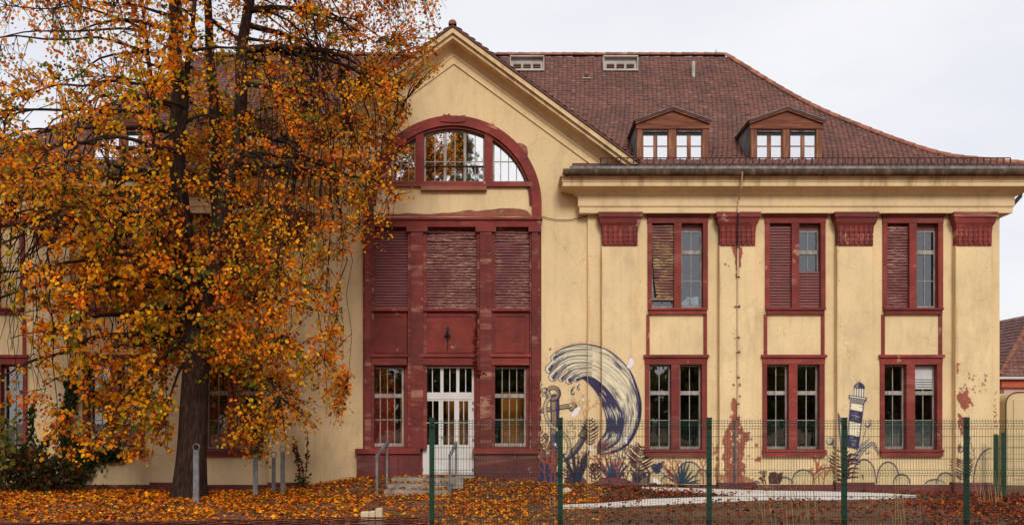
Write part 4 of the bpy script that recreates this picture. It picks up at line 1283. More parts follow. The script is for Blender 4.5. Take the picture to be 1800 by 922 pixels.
    for (x, z, e) in cand:
        if count >= NT: break
        if e < .12 and rr.random() < .6: continue
        th = min(3.9, .3 + 1.7 * math.sqrt(e))
        u = rr.uniform(-1, 1); y = TY - .2 + (abs(u) ** .75) * (1 if u > 0 else -1) * th
        if y > -.75 or (z > 8.0 and y > -1.45): continue
        p = Vector((x, y, z))
        dens = .46 + 1.35 * mnoise.noise(Vector((x * .62, y * .5, z * .62))) + .7 * mnoise.noise(Vector((x * 1.5, y * 1.2, z * 1.5 + 7)))
        # thinner towards the sky at the upper left, thicker low down
        dens += float(np.interp(z, [3, 6, 9, 13], [.22, .18, .02, -.08]))
        if x < -9.6 and z > 8: dens -= .42
        k_ = 1800 / (D + y); fx, fy = 900 + x * k_, 735 - (z - CZ) * k_
        if x > -6.6 and z < 6.6: dens -= .02
        if y < -7: dens -= .2
        if fy > 470: dens -= (.22 if fx < 400 else .05) * min(1, (fy - 470) / 120)      # open, hanging lower skirt
        if fx < 75 and fy > 380: dens -= .6                     # the far left windows stay in view
        if 290 < fx < 375 and y < TY and 60 < fy: dens -= .38     # stems show through
        if 300 < fx < 420 and fy > 640: dens -= .3
        if 60 < fx < 250 and fy > 640: dens -= .35
        if fx < 170 and fy > 430: dens -= .2
        if fx > 520 and fy < 340: dens += .22
        if fx > 590 and fy > 250: dens -= .2
        if fx > 645 and fy > 225: dens -= .4
        if 430 < fx < 605 and fy > 590: dens += .25
        if rr.random() > dens: continue
        q, i, d = kd.find(p)
        if d > (1.9 if x < -6.4 or z > 8.5 else .9): continue
        if d < .15: continue
        count += 1
        # hanging spray: from the limb out and down
        L = d + rr.uniform(.15, .4)
        dirv = (p - q).normalized()
        tipp = p + dirv * .15 + Vector((rr.gauss(0, .1), rr.gauss(0, .1), -rr.uniform(.1, .45)))
        mid = (q + tipp) / 2 + Vector((rr.gauss(0, .06), rr.gauss(0, .06), .10 * L))
        n = 5; P = []
        for k in range(n + 1):
            w = k / n; P.append(q * (1-w)**2 + mid * 2*w*(1-w) + tipp * w*w)
        tw.tube(P, [.011, .0095, .008, .0065, .005, .003], 3, cap=False)
        nl = int(rr.uniform(11, 20)) if rr.random() > .12 else 4
        cn = mnoise.noise(Vector((x * .5, y * .5, z * .5 + 30))); cn2 = mnoise.noise(Vector((x * .9 + 50, y * .9, z * .9)))
        red = float(np.interp(x, [-12, -7, -4, -2], [0, .05, .38, .5])) * float(np.interp(z, [3, 7, 10], [.5, .9, 1.1]))
        w = np.array([.30, .30, .16, .06, .06, .04, .14])
        w[2] += red * .55; w[3] += red * .42; w[1] *= 1 - .55 * red
        if cn2 > .12: w[5] += .45 * (1 - red); w[6] += .25 * (1 - red)
        if cn > .1: w[1] += .4 * (1 - red * .6)
        if cn < -.15: w[2] += .35; w[4] += .15
        w /= w.sum()
        ids = np.where(rng.random(nl) < .6, rng.choice(7, p=w), rng.choice(7, nl, p=w)); tone = .78 + .72 * min(1, max(0, .5 + 1.1 * mnoise.noise(Vector((x * 1.15, y * 1.15, z * 1.15 + 80)))))
        for k in range(nl):
            s = rr.uniform(.25, 1.0); j = min(int(s * n), n - 1); f = s * n - j
            b = P[j].lerp(P[j+1], f)
            b = b + Vector((rr.gauss(0, .07), rr.gauss(0, .07), rr.gauss(0, .06)))
            tdir = Vector((rr.gauss(0, .6), rr.gauss(0, .6) - .15, -.75 + rr.gauss(0, .45)))
            nn = Vector((rr.gauss(0, .5), -.9 + rr.gauss(0, .5), .6 + rr.gauss(0, .4)))
            pos.append(b); tip.append(tdir); nor.append(nn); siz.append(rr.choice((rr.uniform(.035, .07), rr.uniform(.05, .10), rr.uniform(.06, .115))) * (1.12 if z < 6 else 1) * (.82 if x > -6.2 else 1))
            col.append(PAL[ids[k]] * rr.uniform(.72, 1.15) * tone)
    tw.build('twigs', 'twig', T, kind='stuff')
    pos = np.array(pos, np.float32); tip = np.array(tip, np.float32); nor = np.array(nor, np.float32); siz = np.array(siz, np.float32); col = np.array(col, np.float32)
    # the 300 leaves nearest the viewer are parts of their own
    inview = (pos[:, 2] < 9.2)
    order = np.argsort(np.where(inview, pos[:, 1], 1e3))
    near, rest = order[:300], order[300:]
    V, F = leaves_np(pos[rest], tip[rest], nor[rest], siz[rest])
    mesh_np('crown', V, F, 'leaf', np.repeat(col[rest], 6, axis=0), T, kind='stuff')
    mes = []
    for c in range(7):
        me = bpy.data.meshes.new('leaf'); me.from_pydata([tuple(map(float, v)) for v in LEAF_P], [], [tuple(map(int, f)) for f in LEAF_F])
        ca = me.color_attributes.new('Col', 'FLOAT_COLOR', 'POINT'); ca.data.foreach_set('color', list(map(float, (*PAL[c], 1))) * 6); me.materials.append(M['leaf']); mes.append(me)
    for i in near:
        o = link('leaf', mes[int(np.argmin(((PAL - col[i]) ** 2).sum(1)))], T)
        t = Vector(tip[i]).normalized(); u = t.cross(Vector(nor[i])).normalized(); n = u.cross(t)
        o.rotation_euler = Matrix((u, t, n)).transposed().to_euler(); o.location = Vector(map(float, pos[i])) - base; o.scale = [float(siz[i])] * 3
    print('leaves', len(pos), 'twigs', count)
big_tree()

def leafy_mass(name, pts, col_fn, smin, smax, mat='leaf', parent=None, down=.4, front=.6, kind=None):
    n = len(pts); pos = np.array(pts, np.float32)
    tip = rng.normal(0, .6, (n, 3)).astype(np.float32); tip[:, 2] -= down
    nor = rng.normal(0, .5, (n, 3)).astype(np.float32); nor[:, 1] -= front; nor[:, 2] += .4
    siz = rng.uniform(smin, smax, n).astype(np.float32)
    col = np.array([col_fn(p) for p in pts], np.float32) * rng.uniform(.6, 1.25, (n, 1)).astype(np.float32)
    V, F = leaves_np(pos, tip, nor, siz)
    return mesh_np(name, V, F, mat, np.repeat(col, 6, axis=0), parent, **({'kind': kind} if kind else {}))
# ------------------------------------------------------------------ path
def build_path():
    lo = [(870, 894), (960, 892), (1060, 889.5), (1135, 885.5), (1250, 880), (1340, 876), (1440, 876), (1560, 874), (1612, 871)]
    up = [(870, 889), (960, 887), (1060, 883), (1135, 876), (1250, 872.3), (1330, 869), (1343, 861.2), (1440, 862.2), (1560, 866), (1612, 869.5)]
    lo2 = [(1128, 858), (1200, 861), (1260, 866), (1315, 868.5), (1345, 869.2)]
    up2 = [(1128, 854.5), (1200, 856.5), (1260, 858.5), (1315, 860), (1345, 861)]
    mb = MB()
    def ev(P, x): return float(np.interp(x, [p[0] for p in P], [p[1] for p in P]))
    def strip(U, L, x0, x1, n, m=5, lift=.03):
        g = []
        for i in range(n + 1):
            x = x0 + (x1 - x0) * i / n
            g.append([unproj(x, ev(L, x) + (ev(U, x) - ev(L, x)) * j / m, lift) for j in range(m + 1)])
        vs = [p for r in g for p in r]; k = m + 1
        fs = [(i*k+j, (i+1)*k+j, (i+1)*k+j+1, i*k+j+1) for i in range(n) for j in range(m)]
        # skirt on the front edge
        b = len(vs); vs += [g[i][0] - Vector((0, 0, .08)) for i in range(n + 1)]
        fs += [(b+i, b+i+1, (i+1)*k, i*k) for i in range(n)]
        mb.add(vs, fs)
    strip(up, lo, 985, 1612, 60)
    o = mb.build('path', 'path_concrete'); o['kind'] = 'structure'
    mb = MB(); strip(up2, lo2, 1128, 1344, 20, 3, .038)
    o = mb.build('path', 'path_concrete'); o['kind'] = 'structure'
    return lo, up, lo2, up2
PATH = build_path()

# ------------------------------------------------------------------ steps and handrails
def steps():
    S = thing('entrance_steps', 'low stone entrance steps half covered by leaves at the white door', 'steps', (PX(730, -1), -1.2, 0))
    def st(xa, xb, Yf, Yb, z): MB().box(xa, xb, Yf, Yb, z - .3, z).build('step', 'step_stone', S)
    x0, x1 = -3.30, -1.62
    st(x0 + .05, x1 + .3, -.95, -.24, .235)
    st(x0, x1, -1.42, -.952, .10); st(x0 - .03, x1, -1.95, -1.422, -.03)
    for i, X_ in enumerate((-3.46, -1.58)):
        H = thing('handrail', ('galvanised handrail left of the entrance steps', 'galvanised handrail right of the entrance steps, behind the mesh fence')[i], 'handrail', (X_, -1.4, 0), 'handrails of the entrance steps')
        a, b = Vector((X_ - .03, -2.1, .87)), Vector((X_ + .06, -.7, 1.17))
        MB().box(a.x - .03, a.x + .03, a.y - .03, a.y + .03, -.35, a.z - .03).build('post', 'galvanised', H)
        MB().box(b.x - .03, b.x + .03, b.y - .03, b.y + .03, -.1, b.z - .03).build('post', 'galvanised', H)
        mb = MB(); d = b - a
        e = [(-.035, -.03), (.035, -.03), (.035, .03), (-.035, .03)]
        A = a - d * .03; B = b + d * .03
        mb.add([(A.x + u, A.y, A.z + v) for u, v in e] + [(B.x + u, B.y, B.z + v) for u, v in e], [(0,1,5,4),(1,2,6,5),(2,3,7,6),(3,0,4,7),(3,2,1,0),(4,5,6,7)])
        mb.build('rail', 'galvanised', H)
steps()

# ------------------------------------------------------------------ ring posts under the tree
for (x, yt, yb, w, lab) in ((345, 782, 873, .060, 'galvanised ring post directly in front of the tree trunk'), (449, 783, 868, .055, 'thick ring post right of the tree, the leftmost of three together'),
                       (481, 795, 863, .045, 'shortest ring post, in the middle of three together right of the tree'), (497, 785, 864, .052, 'slanted-top ring post, the rightmost of three together right of the tree')):
    Y = {345: -5.6, 449: -3.6, 481: -2.6, 497: -2.9}[x]
    X_ = PX(x, Y); z0 = ground_h(X_, Y) - .1; z1 = PZ(yt + 8, Y)
    B = thing('ring_post', lab, 'post', (X_, Y, z0 + .1), 'galvanised posts with a ring on top')
    mb = MB(); mb.box(X_ - w, X_ + w, Y - w * .6, Y + w * .6, z0, z1); mb.build('post', 'galvanised', B)
    mb = MB(); r = .075; c = Vector((X_, Y, z1 + r - .012))
    mb.tube([(c.x + r * math.cos(t), c.y, c.z + r * math.sin(t)) for t in [2 * math.pi * i / 16 for i in range(17)]], .012, 5, cap=False); mb.build('ring', 'galvanised', B)

# ------------------------------------------------------------------ mesh fence
FYF = -10.2
def mesh_fence():
    z0, z1 = -.18, PZ(739, FYF)
    posts = [759, 985, 1247, 1485, 1700, 1935]
    Fn = thing('mesh_fence', 'green welded wire mesh fence with five posts along the front right', 'fence', (PX(1240, FYF), FYF, -.24))
    off = wloc(Fn)
    for p in posts:
        x = PX(p, FYF)
        MB().box(x - .045, x + .045, FYF - .005, FYF + .055, -.5, PZ(735, FYF)).build('post', 'green_coat', Fn)
        MB().box(x - .05, x + .05, FYF - .01, FYF + .06, PZ(735, FYF), PZ(735, FYF) + .02).build('post_cap', 'black_iron', Fn)
    H = z1 - z0
    folds = [z1 - .09, z1 - .93, z0 + .20]
    for a, b in zip(posts[:-1], posts[1:]):
        xa, xb = PX(a, FYF) + .02, PX(b, FYF) - .02
        mb = MB(); n = round((xb - xa) / .05)
        r = .0037
        prof = [(0, z0 - .03)]
        for f in sorted(folds): prof += [(0, f - .05), (-.045, f), (0, f + .05)]
        prof += [(0, z1 + .03)]
        for i in range(n + 1):
            x = xa + (xb - xa) * i / n
            lean = random.gauss(0, .002)
            mb.tube([(x + lean * (z - z0), FYF - .012 + y, z) for y, z in prof], r, 3, cap=False)
        zs = []
        for f in folds: zs += [(f - .05, 0), (f, -.045), (f + .05, 0)]
        zs += [(z0, 0), (z0 + .42, 0), (z0 + .62, 0), (z0 + .82, 0), (folds[1] + .25, 0), (folds[1] + .45, 0), (folds[1] + .65, 0), (z1, 0)]
        for z, y in zs: mb.tube([(xa - .03, FYF - .018 + y, z), (xb + .03, FYF - .018 + y, z)], r * 1.15, 4, cap=False)
        mb.build('mesh_panel', 'green_coat', Fn, kind='stuff')
        for z in (z0 + .15, .8, z1 - .1):
            MB().box(PX(a, FYF) - .03, PX(a, FYF) + .03, FYF - .035, FYF - .006, z, z + .04).build('clip', 'black_iron', Fn)
mesh_fence()
def side_fence():
    Y = -.3
    S = thing('side_fence', 'short green mesh fence beside the right corner of the building', 'fence', (PX(1764, Y), Y, -.3))
    x = PX(1764, Y); MB().box(x - .06, x + .06, Y - .03, Y + .03, -.5, PZ(759, Y)).build('post', 'green_coat', S)
    Y2 = 3.5; x2 = PX(1751.5, Y2) + .55
    x2 = PX(1752, 3.0); MB().box(x2 - .05, x2 + .05, 2.97, 3.03, -.5, PZ(763, 3.0)).build('post', 'green_coat', S) if False else None
    mb = MB(); xb = x + 2.5
    for i in range(51):
        xx = x + 2.5 * i / 50; mb.tube([(xx, Y, -.2), (xx, Y, PZ(763, Y))], .003, 3, cap=False)
    for k in range(8):
        z = -.15 + k * .2; mb.tube([(x, Y - .01, z), (xb, Y - .01, z)], .0035, 3, cap=False)
    mb.build('mesh_panel', 'green_coat', S, kind='stuff')
    MB().box(xb - .05, xb + .05, Y - .03, Y + .03, -.5, PZ(759, Y)).build('post', 'green_coat', S)
    Y3 = -.9; x3 = PX(1750.5, Y3)
    MB().box(x3 - .055, x3 + .055, Y3 - .03, Y3 + .03, -.5, PZ(763, Y3)).build('post', 'green_coat', S)
side_fence()

# ------------------------------------------------------------------ low wattle fence
def wattle(xa, xb, ya, yb, lab):
    Y = -10.15
    X0, X1 = PX(xa, Y), PX(xb, Y); zt0, zt1 = PZ(ya, Y), PZ(yb, Y)
    Wt = thing('wattle_fence', lab, 'fence', ((X0 + X1) / 2, Y, -.24), 'low woven willow edging')
    ns = max(3, round((X1 - X0) / .32))
    sx = [X0 + .04 + (X1 - X0 - .08) * i / ns for i in range(ns + 1)]
    for i, x in enumerate(sx):
        zt = zt0 + (zt1 - zt0) * (x - X0) / (X1 - X0) + random.uniform(-.005, .015)
        MB().tube([(x, Y, -.45), (x + random.gauss(0, .006), Y, zt)], [.014, .011], 6).build('stake', 'wicker', Wt)
    for k in range(12):
        P = []
        for j in range(ns * 4 + 1):
            u = j / (ns * 4); x = X0 + (X1 - X0) * u
            ph = math.pi * (u * ns) + math.pi * (k % 2)
            z = zt0 + (zt1 - zt0) * u - .012 - k * .0215 + .005 * mnoise.noise(Vector((x * 2, k * 3.1, xa)))
            P.append((x, Y + math.cos(ph) * .022, z))
        MB().tube(P, [random.uniform(.008, .0125)] * len(P), 5).build('withe', 'wicker', Wt)
wattle(-60, 364, 917.5, 913.5, 'low woven willow edging at the far left under the tree')
wattle(366, 564, 912.5, 909.5, 'middle low woven willow edging, between the tree and the pale blocks')
wattle(566, 752, 907, 907.5, 'low woven willow edging in front of the pale blocks, ending at the mesh fence')

# ------------------------------------------------------------------ pale blocks, rock
for (a, b, yt, lab) in ((634, 648, 899, 'pale stone block, the leftmost of three behind the willow edging'), (649, 659, 898, 'pale stone block between two others behind the willow edging'), (660, 671, 893, 'tallest pale stone block, the rightmost of three behind the willow edging')):
    Y = -9.5
    mb = MB(); x0, x1 = PX(a, Y), PX(b, Y); zt = PZ(yt, Y); e = .012
    zb = ground_h((x0 + x1) / 2, Y) - .03
    vs = []
    for z, q in ((zb, 0), (zt - e, 0), (zt, e)):
        vs += [(x0 + q, Y + q, z), (x1 - q, Y + q, z), (x1 - q, Y + .2 - q, z), (x0 + q, Y + .2 - q, z)]
    mb.add(vs, [(i*4+q, i*4+(q+1) % 4, i*4+4+(q+1) % 4, i*4+4+q) for i in range(2) for q in range(4)] + [(8, 9, 10, 11), (3, 2, 1, 0)])
    tag(mb.build('stone_block', 'pale_block'), lab, 'block', 'pale stone blocks behind the willow edging')

def lump(name, c, r, mat, seed, sub=3, amp=.25):
    import bmesh
    bm = bmesh.new(); bmesh.ops.create_icosphere(bm, subdivisions=sub, radius=1)
    for v in bm.verts:
        k = 1 + amp * mnoise.noise(v.co * 1.6 + Vector((seed, 0, 0))) + amp * .5 * mnoise.noise(v.co * 4 + Vector((seed, 3, 0)))
        v.co = Vector((v.co.x * r[0] * k + c[0], v.co.y * r[1] * k + c[1], v.co.z * r[2] * k + c[2]))
    me = bpy.data.meshes.new(name); bm.to_mesh(me); bm.free(); me.materials.append(M[mat])
    return link(name, me)
p = unproj(995, 866); tag(lump('rock', (p.x, p.y, p.z + .05), (.15, .09, .10), 'pale_block', 3), 'small pale rock beside the second fence post', 'rock')
p = unproj(1085, 862); tag(lump('earth_mound', (p.x, -.62, ground_h(p.x, -.6) + .02), (.55, .22, .20), 'plinth', 8, 4, .45), 'low heap of reddish rubble at the wall foot under the wave mural', 'rubble')

# ------------------------------------------------------------------ plastic bag in the upper window
Y = .17
o = lump('plastic_bag', (PX(1219, Y), Y + .12, PZ(531, Y)), (.26, .10, .16), 'plastic_bag', 5, 4, .5)
tag(o, 'crumpled white plastic bag behind the glass of an upper window', 'bag')

# ------------------------------------------------------------------ cable across the gable
mb = MB(); mb.tube([(PX(x, -.05), -.05, PZ(y, -.05)) for x, y in ((953, 380), (962, 383), (980, 386.5), (1000, 386.5), (1020, 383), (1033, 379))], .010, 5)
mb.build('wall_cable', 'black_iron', HOUSE)

# ------------------------------------------------------------------ neighbour house and cabin
def neighbour():
    N = thing('pink_house', 'pink neighbouring house with brown hipped tile roof beyond the right corner', 'building', (23, 14, -.3))
    x0, x1, y0, y1, ze = 20.3, 26.0, 14.0, 30.0, 3.55
    mb = MB(); mb.box(x0 + .3, x1 - .3, y0 + .3, y1 - .3, -.6, ze - .3); mb.build('wall', 'pink_wall', N)
    mb = MB(); mb.box(x0 + .12, x1 - .12, y0 + .12, y1 - .12, ze - .42, ze - .08); mb.build('eave_band', 'red_band', N)
    mb = MB(); mb.box(x0 - .1, x1 + .1, y0 - .1, y1 + .1, ze - .08, ze + .02); mb.build('eave_gutter', 'white_gutter', N)
    xm = (x0 + x1) / 2; r = (x1 - x0) / 2; k = 1.02
    zr = ze + r * k
    mb = MB(); mb.add([(x0, y0, ze + .03), (x1, y0, ze + .03), (x1, y1, ze + .03), (x0, y1, ze + .03), (xm, y0 + r, zr), (xm, y1 - r, zr)], [(0, 1, 4), (1, 2, 5, 4), (2, 3, 5), (3, 0, 4, 5), (0, 3, 2, 1)])
    rf = mb.build('roof', 'tile_sheet', N)
    ln = math.hypot(1, k); W, E, L = .2, .22, .3
    pl = []
    n = int(r * ln / E)
    for i in range(n):
        d = i * E / ln
        y = y0 + d + W / 2 + (W / 2) * (i % 2)
        while y < y0 + 9: pl.append(((x0 + d, y, ze + .03 + k * d), (0, -1, 0), (1 / ln, 0, k / ln), (-k / ln, 0, 1 / ln))); y += W
        x = x0 + d + W / 2 + (W / 2) * (i % 2)
        while x < x1 - d: pl.append(((x, y0 + d, ze + .03 + k * d), (1, 0, 0), (0, 1 / ln, k / ln), (0, -k / ln, 1 / ln))); x += W
    lay_tiles(pl, W, L, 'roof_tiles', rf)
    for i in range(10):
        a = Vector((x0 + r * i / 10, y0 + r * i / 10, ze + .06 + k * r * i / 10)); b = a + Vector((r / 10, r / 10, k * r / 10)) * 1.05
        MB().tube([a, b], [.12, .10], 8).build('hip_tile', 'ridge_clay', N)
    MB().box(x0 + 1.2, x0 + 1.6, 22, 22.4, ze + 1.4, ze + 2.6).build('chimney', 'bare_brick', N)
    # snow rail
    mb = MB(); mb.tube([(x0 + .3, y0 + .35, ze + .62), (x1, y0 + .35, ze + .62)], .015, 4); mb.build('snow_rail', 'rusty_iron', N)
    # pale cabin in front
    Y = 4.0
    C = thing('cabin', 'pale beige cabin with rounded corner beside the pink house', 'cabin', (PX(1790, Y), Y, -.3))
    xa, xb, zt, zb = PX(1769, Y), PX(1769, Y) + 3.2, PZ(690, Y), -.35
    rr_ = .35
    poly = [(xa, zb), (xb, zb), (xb, zt - rr_)] + [(xb - rr_ + rr_ * math.cos(t), zt - rr_ + rr_ * math.sin(t)) for t in [math.pi / 2 * i / 6 for i in range(1, 7)]] + [(xa + rr_ - rr_ * math.sin(t), zt - rr_ + rr_ * math.cos(t)) for t in [math.pi / 2 * i / 6 for i in range(0, 7)]]
    MB().prism(poly, Y, Y + 2).build('body', 'cream_board', C)
    MB().box(xa + .22, xb - .22, Y - .03, Y + .01, zb + .25, zt - .22).build('front_panel', 'cream_board', C)
    mb = MB(); mb.tube([(xa - .02, Y - .02, zb + .1), (xa - .02, Y - .02, zt - rr_)] + [(xa + rr_ - (rr_ + .02) * math.sin(t), Y - .02, zt - rr_ + (rr_ + .02) * math.cos(t)) for t in [math.pi / 2 * i / 6 for i in range(6, -1, -1)]] + [(xb - rr_, Y - .02, zt + .02)], .018, 5); mb.build('edge_cable', 'black_iron', C)
neighbour()

# ------------------------------------------------------------------ wood behind the viewer (seen in the window glass)
def wood():
    rr = random.Random(5); pts = []
    trees = [(-30, -75, 24), (-20, -74, 29), (-13.5, -72, 31), (-9, -75, 31), (-5, -72, 30), (-1, -70, 12), (-26, -52, 8), (-19, -53, 7.5), (-12, -52, 8), (-6, -54, 7), (-1, -52, 8), (4, -52, 8), (9, -55, 7), (14, -50, 6.2), (19, -52, 7.5), (25, -56, 9), (31, -52, 8), (37, -50, 9), (43, -54, 9)]
    tr = MB()
    for (x, y, h) in trees:
        tr.tube([(x, y, -.3), (x + .3, y, h * .4), (x, y, h * .9)], [.3, .22, .04], 7)
        rx = 2.6 if h > 12 else 3.2
        for i in range(int(h * 240 if h < 12 else h * 55)):
            a, b, c = rr.gauss(0, .45), rr.gauss(0, .45), rr.uniform(0, 1)
            f = math.sin(math.pi * min(1, .12 + .86 * c)) ** .6
            pts.append((x + a * rx * f * 1.2, y + b * rx * f, h * (.12 + .88 * c) if h < 12 else h * (.25 + .75 * c)))
    o = leafy_mass('wood', pts, lambda p: (.10, .12, .03) if mnoise.noise(Vector(p) * .3) > -.1 else (.2, .13, .03), .4, .75)
    o['kind'] = 'stuff'; o['label'] = 'wood of tall trees behind the viewer, mirrored in the window panes'; o['category'] = 'wood'
    t = tr.build('trunks', 'bark', o, kind='stuff')
wood()

# ------------------------------------------------------------------ ivy, bush, vines, weeds
def ivy():
    pts = []
    rr = random.Random(3)
    def vine(path, n, spread, Y):
        for _ in range(n):
            u = rr.random() * (len(path) - 1); i = int(u); f = u - i
            x = path[i][0] * (1-f) + path[i+1][0] * f + rr.gauss(0, spread); y = path[i][1] * (1-f) + path[i+1][1] * f + rr.gauss(0, spread)
            pts.append((PX(x, Y), Y - rr.random() * .10, PZ(y, Y)))
    vine([(115, 800), (112, 760), (118, 720), (128, 690), (122, 660)], 620, 6.5, -.30)
    vine([(110, 790), (125, 770), (140, 780)], 200, 8, -.30)
    vine([(130, 800), (160, 805), (190, 800), (215, 797)], 420, 6, -.30)
    vine([(120, 815), (140, 830), (150, 812)], 520, 11, -.30)
    vine([(55, 800), (58, 770), (55, 735), (57, 715)], 160, 3.5, -.30)
    vine([(60, 800), (75, 785), (88, 765)], 120, 3.5, -.30)
    I = thing('ivy', 'dark green ivy climbing the wall between the two left ground-floor windows', 'ivy', (PX(115, -.3), -.3, -.25))
    leafy_mass('foliage', pts, lambda p: (.022, .045, .012) if rr.random() < .8 else (.06, .075, .018), .07, .12, parent=I, front=1.2, kind='stuff')
    mb = MB()
    for path in ([(113, 860), (112, 780), (120, 720), (124, 660)],):
        mb.tube([(PX(a, -.28), -.28, PZ(b, -.28)) for a, b in path], .018, 5)
    mb.build('stem', 'twig', I)
    # bush
    pts = []
    for _ in range(3000):
        x, y = rr.gauss(45, 55), rr.gauss(825, 26)
        if y < 778 + max(0, x - 40) * .35 or y > 868 or x > 155: continue
        Y = rr.uniform(-3.4, -1.2); pts.append((PX(x, Y), Y, PZ(y, Y)))
    B = thing('bush', 'dense dark bush with rusty and green leaves at the lower left corner', 'bush', (PX(40, -2.3), -2.3, -.2))
    leafy_mass('foliage', pts, lambda p: ((.035, .045, .012), (.16, .045, .012), (.07, .06, .015), (.02, .03, .01), (.24, .10, .02))[rr.choice((0, 0, 1, 2, 3, 3, 4))], .07, .13, parent=B, kind='stuff')
    mb = MB()
    for _ in range(14):
        x = rr.uniform(-10, 110); mb.tube([(PX(x, -2.3), -2.3, -.25), (PX(x + rr.gauss(0, 15), -2.3), -2.3 + rr.gauss(0, .4), PZ(rr.uniform(775, 830), -2.3))], [.012, .004], 4)
    mb.build('stems', 'twig', B, kind='stuff')
    # bright leaves hanging in at the left edge
    pts = []
    for _ in range(110):
        x, y = rr.gauss(12, 16), rr.gauss(765, 34)
        if y > 820: continue
        Y = rr.uniform(-3.9, -3.2); pts.append((PX(x, Y), Y, PZ(y, Y)))
    S = thing('sapling', 'slender sapling with bright green leaves at the left edge', 'sapling', (PX(8, -3.5), -3.5, -.1))
    leafy_mass('foliage', pts, lambda p: ((.13, .16, .02), (.25, .2, .03), (.07, .12, .02))[rr.choice((0, 1, 2))], .10, .16, parent=S, kind='stuff')
    MB().tube([(PX(8, -3.5), -3.5, -.2), (PX(10, -3.5), -3.5, PZ(790, -3.5)), (PX(14, -3.5), -3.5, PZ(700, -3.5))], [.02, .015, .005], 5).build('stem', 'twig', S)
    # red climbers near the pipe on the left wing
    V = thing('climber', 'thin red creeper on the wall right of the ring posts', 'creeper', (PX(532, -.45), -.45, -.15))
    mb = MB(); pts = []
    for path in ([(532, 845), (524, 820), (518, 790), (515, 765)], [(534, 845), (530, 815), (524, 800), (521, 775)], [(536, 845), (539, 815), (540, 790), (540, 755)]):
        mb.tube([(PX(a, -.46), -.46, PZ(b, -.46)) for a, b in path], .010, 4)
        for k in range(46):
            u = rr.random() * 3; i = min(2, int(u)); f = u - i
            pts.append((PX(path[i][0] * (1-f) + path[i+1][0] * f + rr.gauss(0, 1.3), -.5), -.5, PZ(path[i][1] * (1-f) + path[i+1][1] * f, -.5)))
    mb.build('stems', 'twig', V, kind='stuff')
    leafy_mass('foliage', pts, lambda p: (.15, .03, .02), .05, .085, parent=V, kind='stuff')
    # red creeper hanging on the portal
    V = thing('climber', 'red creeper strand hanging beside the white door on the sandstone pier', 'creeper', (PX(841, -.2), -.2, PZ(655)))
    pts = []
    path = [(840, 545), (838, 575), (836, 600), (837, 625), (833, 645), (841, 652), (848, 655)]
    mb = MB(); mb.tube([(PX(a, -.17), -.17, PZ(b, -.17)) for a, b in path], .008, 4); mb.build('stem', 'twig', V)
    for k in range(120):
        u = rr.random() * 6; i = min(5, int(u)); f = u - i
        pts.append((PX(path[i][0] * (1-f) + path[i+1][0] * f + rr.gauss(0, 1.3 + (i > 3) * 1.6), -.2), -.2 + rr.gauss(0, .02), PZ(path[i][1] * (1-f) + path[i+1][1] * f + rr.gauss(0, 1.5), -.2)))
    leafy_mass('foliage', pts, lambda p: ((.28, .045, .02), (.18, .03, .015))[rr.choice((0, 1))], .05, .085, parent=V, kind='stuff')
    # weeds by the plinth
    specs = [(230, 'green weed by the plinth left of the tree trunk', -.7, 26, .3, (.07, .09, .02)), (180, 'leafy weed at the plinth under the ivy', -.7, 30, .35, (.06, .08, .02)), (534, 'green weed under the thin red creeper', -.7, 50, .42, (.08, .10, .02)),
             (272, 'small tuft of weed beside the foot of the tree', -.8, 18, .22, (.08, .10, .02))]
    for (x, lab, Y, n, h, c) in specs:
        z0 = ground_h(PX(x, Y), Y)
        Wd = thing('weed', lab, 'weed', (PX(x, Y), Y, z0))
        mb = MB(); pts = []
        for k in range(9):
            a = rr.uniform(0, 6.28); e = Vector((math.cos(a) * h * .5, math.sin(a) * .15, h * rr.uniform(.5, 1)))
            b = Vector((PX(x, Y), Y, z0)); mb.tube([b, b + e * .6 + Vector((0, 0, .04)), b + e], [.006, .005, .002], 3)
            for q in range(n // 6): pts.append(tuple(b + e * rr.uniform(.3, 1) + Vector((rr.gauss(0, .03), rr.gauss(0, .03), rr.gauss(0, .03)))))
        mb.build('stems', 'twig', Wd, kind='stuff'); leafy_mass('foliage', pts, lambda p: c, .05, .09, parent=Wd, kind='stuff')
    # dry stalks along the fence
    for (xs, lab, h, Y, c) in (((1345, 1362, 1380, 1398, 1412, 1424, 1440), 'tall dry grass stalks behind the mesh fence left of the lighthouse mural', 1.15, -9.9, 'dry_stalk'),
                            ((1572, 1583, 1594), 'dry grass stalks behind the fence below the louvred window', .95, -9.9, 'dry_stalk'),
                            ((1722, 1731, 1740, 1748, 1756, 1765), 'straw-coloured grass tuft right of the last fence post', .75, -4.2, 'dry_stalk'),
                            ((968, 974, 981), 'straw-coloured grass tuft beside the second fence post', .45, -4.6, 'dry_stalk'),
                            ((1127, 1170, 1186, 1190), 'sparse yellow grass blades below the first ground-floor window', .5, -1.6, 'dry_stalk')):
        xm = PX(sum(xs) / len(xs), Y); St = thing('dry_grass', lab, 'grass', (xm, Y, ground_h(xm, Y)), 'dry grass by the fence')
        for x in xs:
            for q in range(2):
                X_ = PX(x, Y) + rr.gauss(0, .03); z0 = ground_h(X_, Y); hh = h * rr.uniform(.6, 1.1); ln = rr.gauss(-.12, .10) * hh
                MB().tube([(X_, Y, z0), (X_ + ln * .35, Y + .02, z0 + hh * .5), (X_ + ln, Y + .05, z0 + hh)], [.007, .005, .0025], 4).build('stalk', c, St)
ivy()

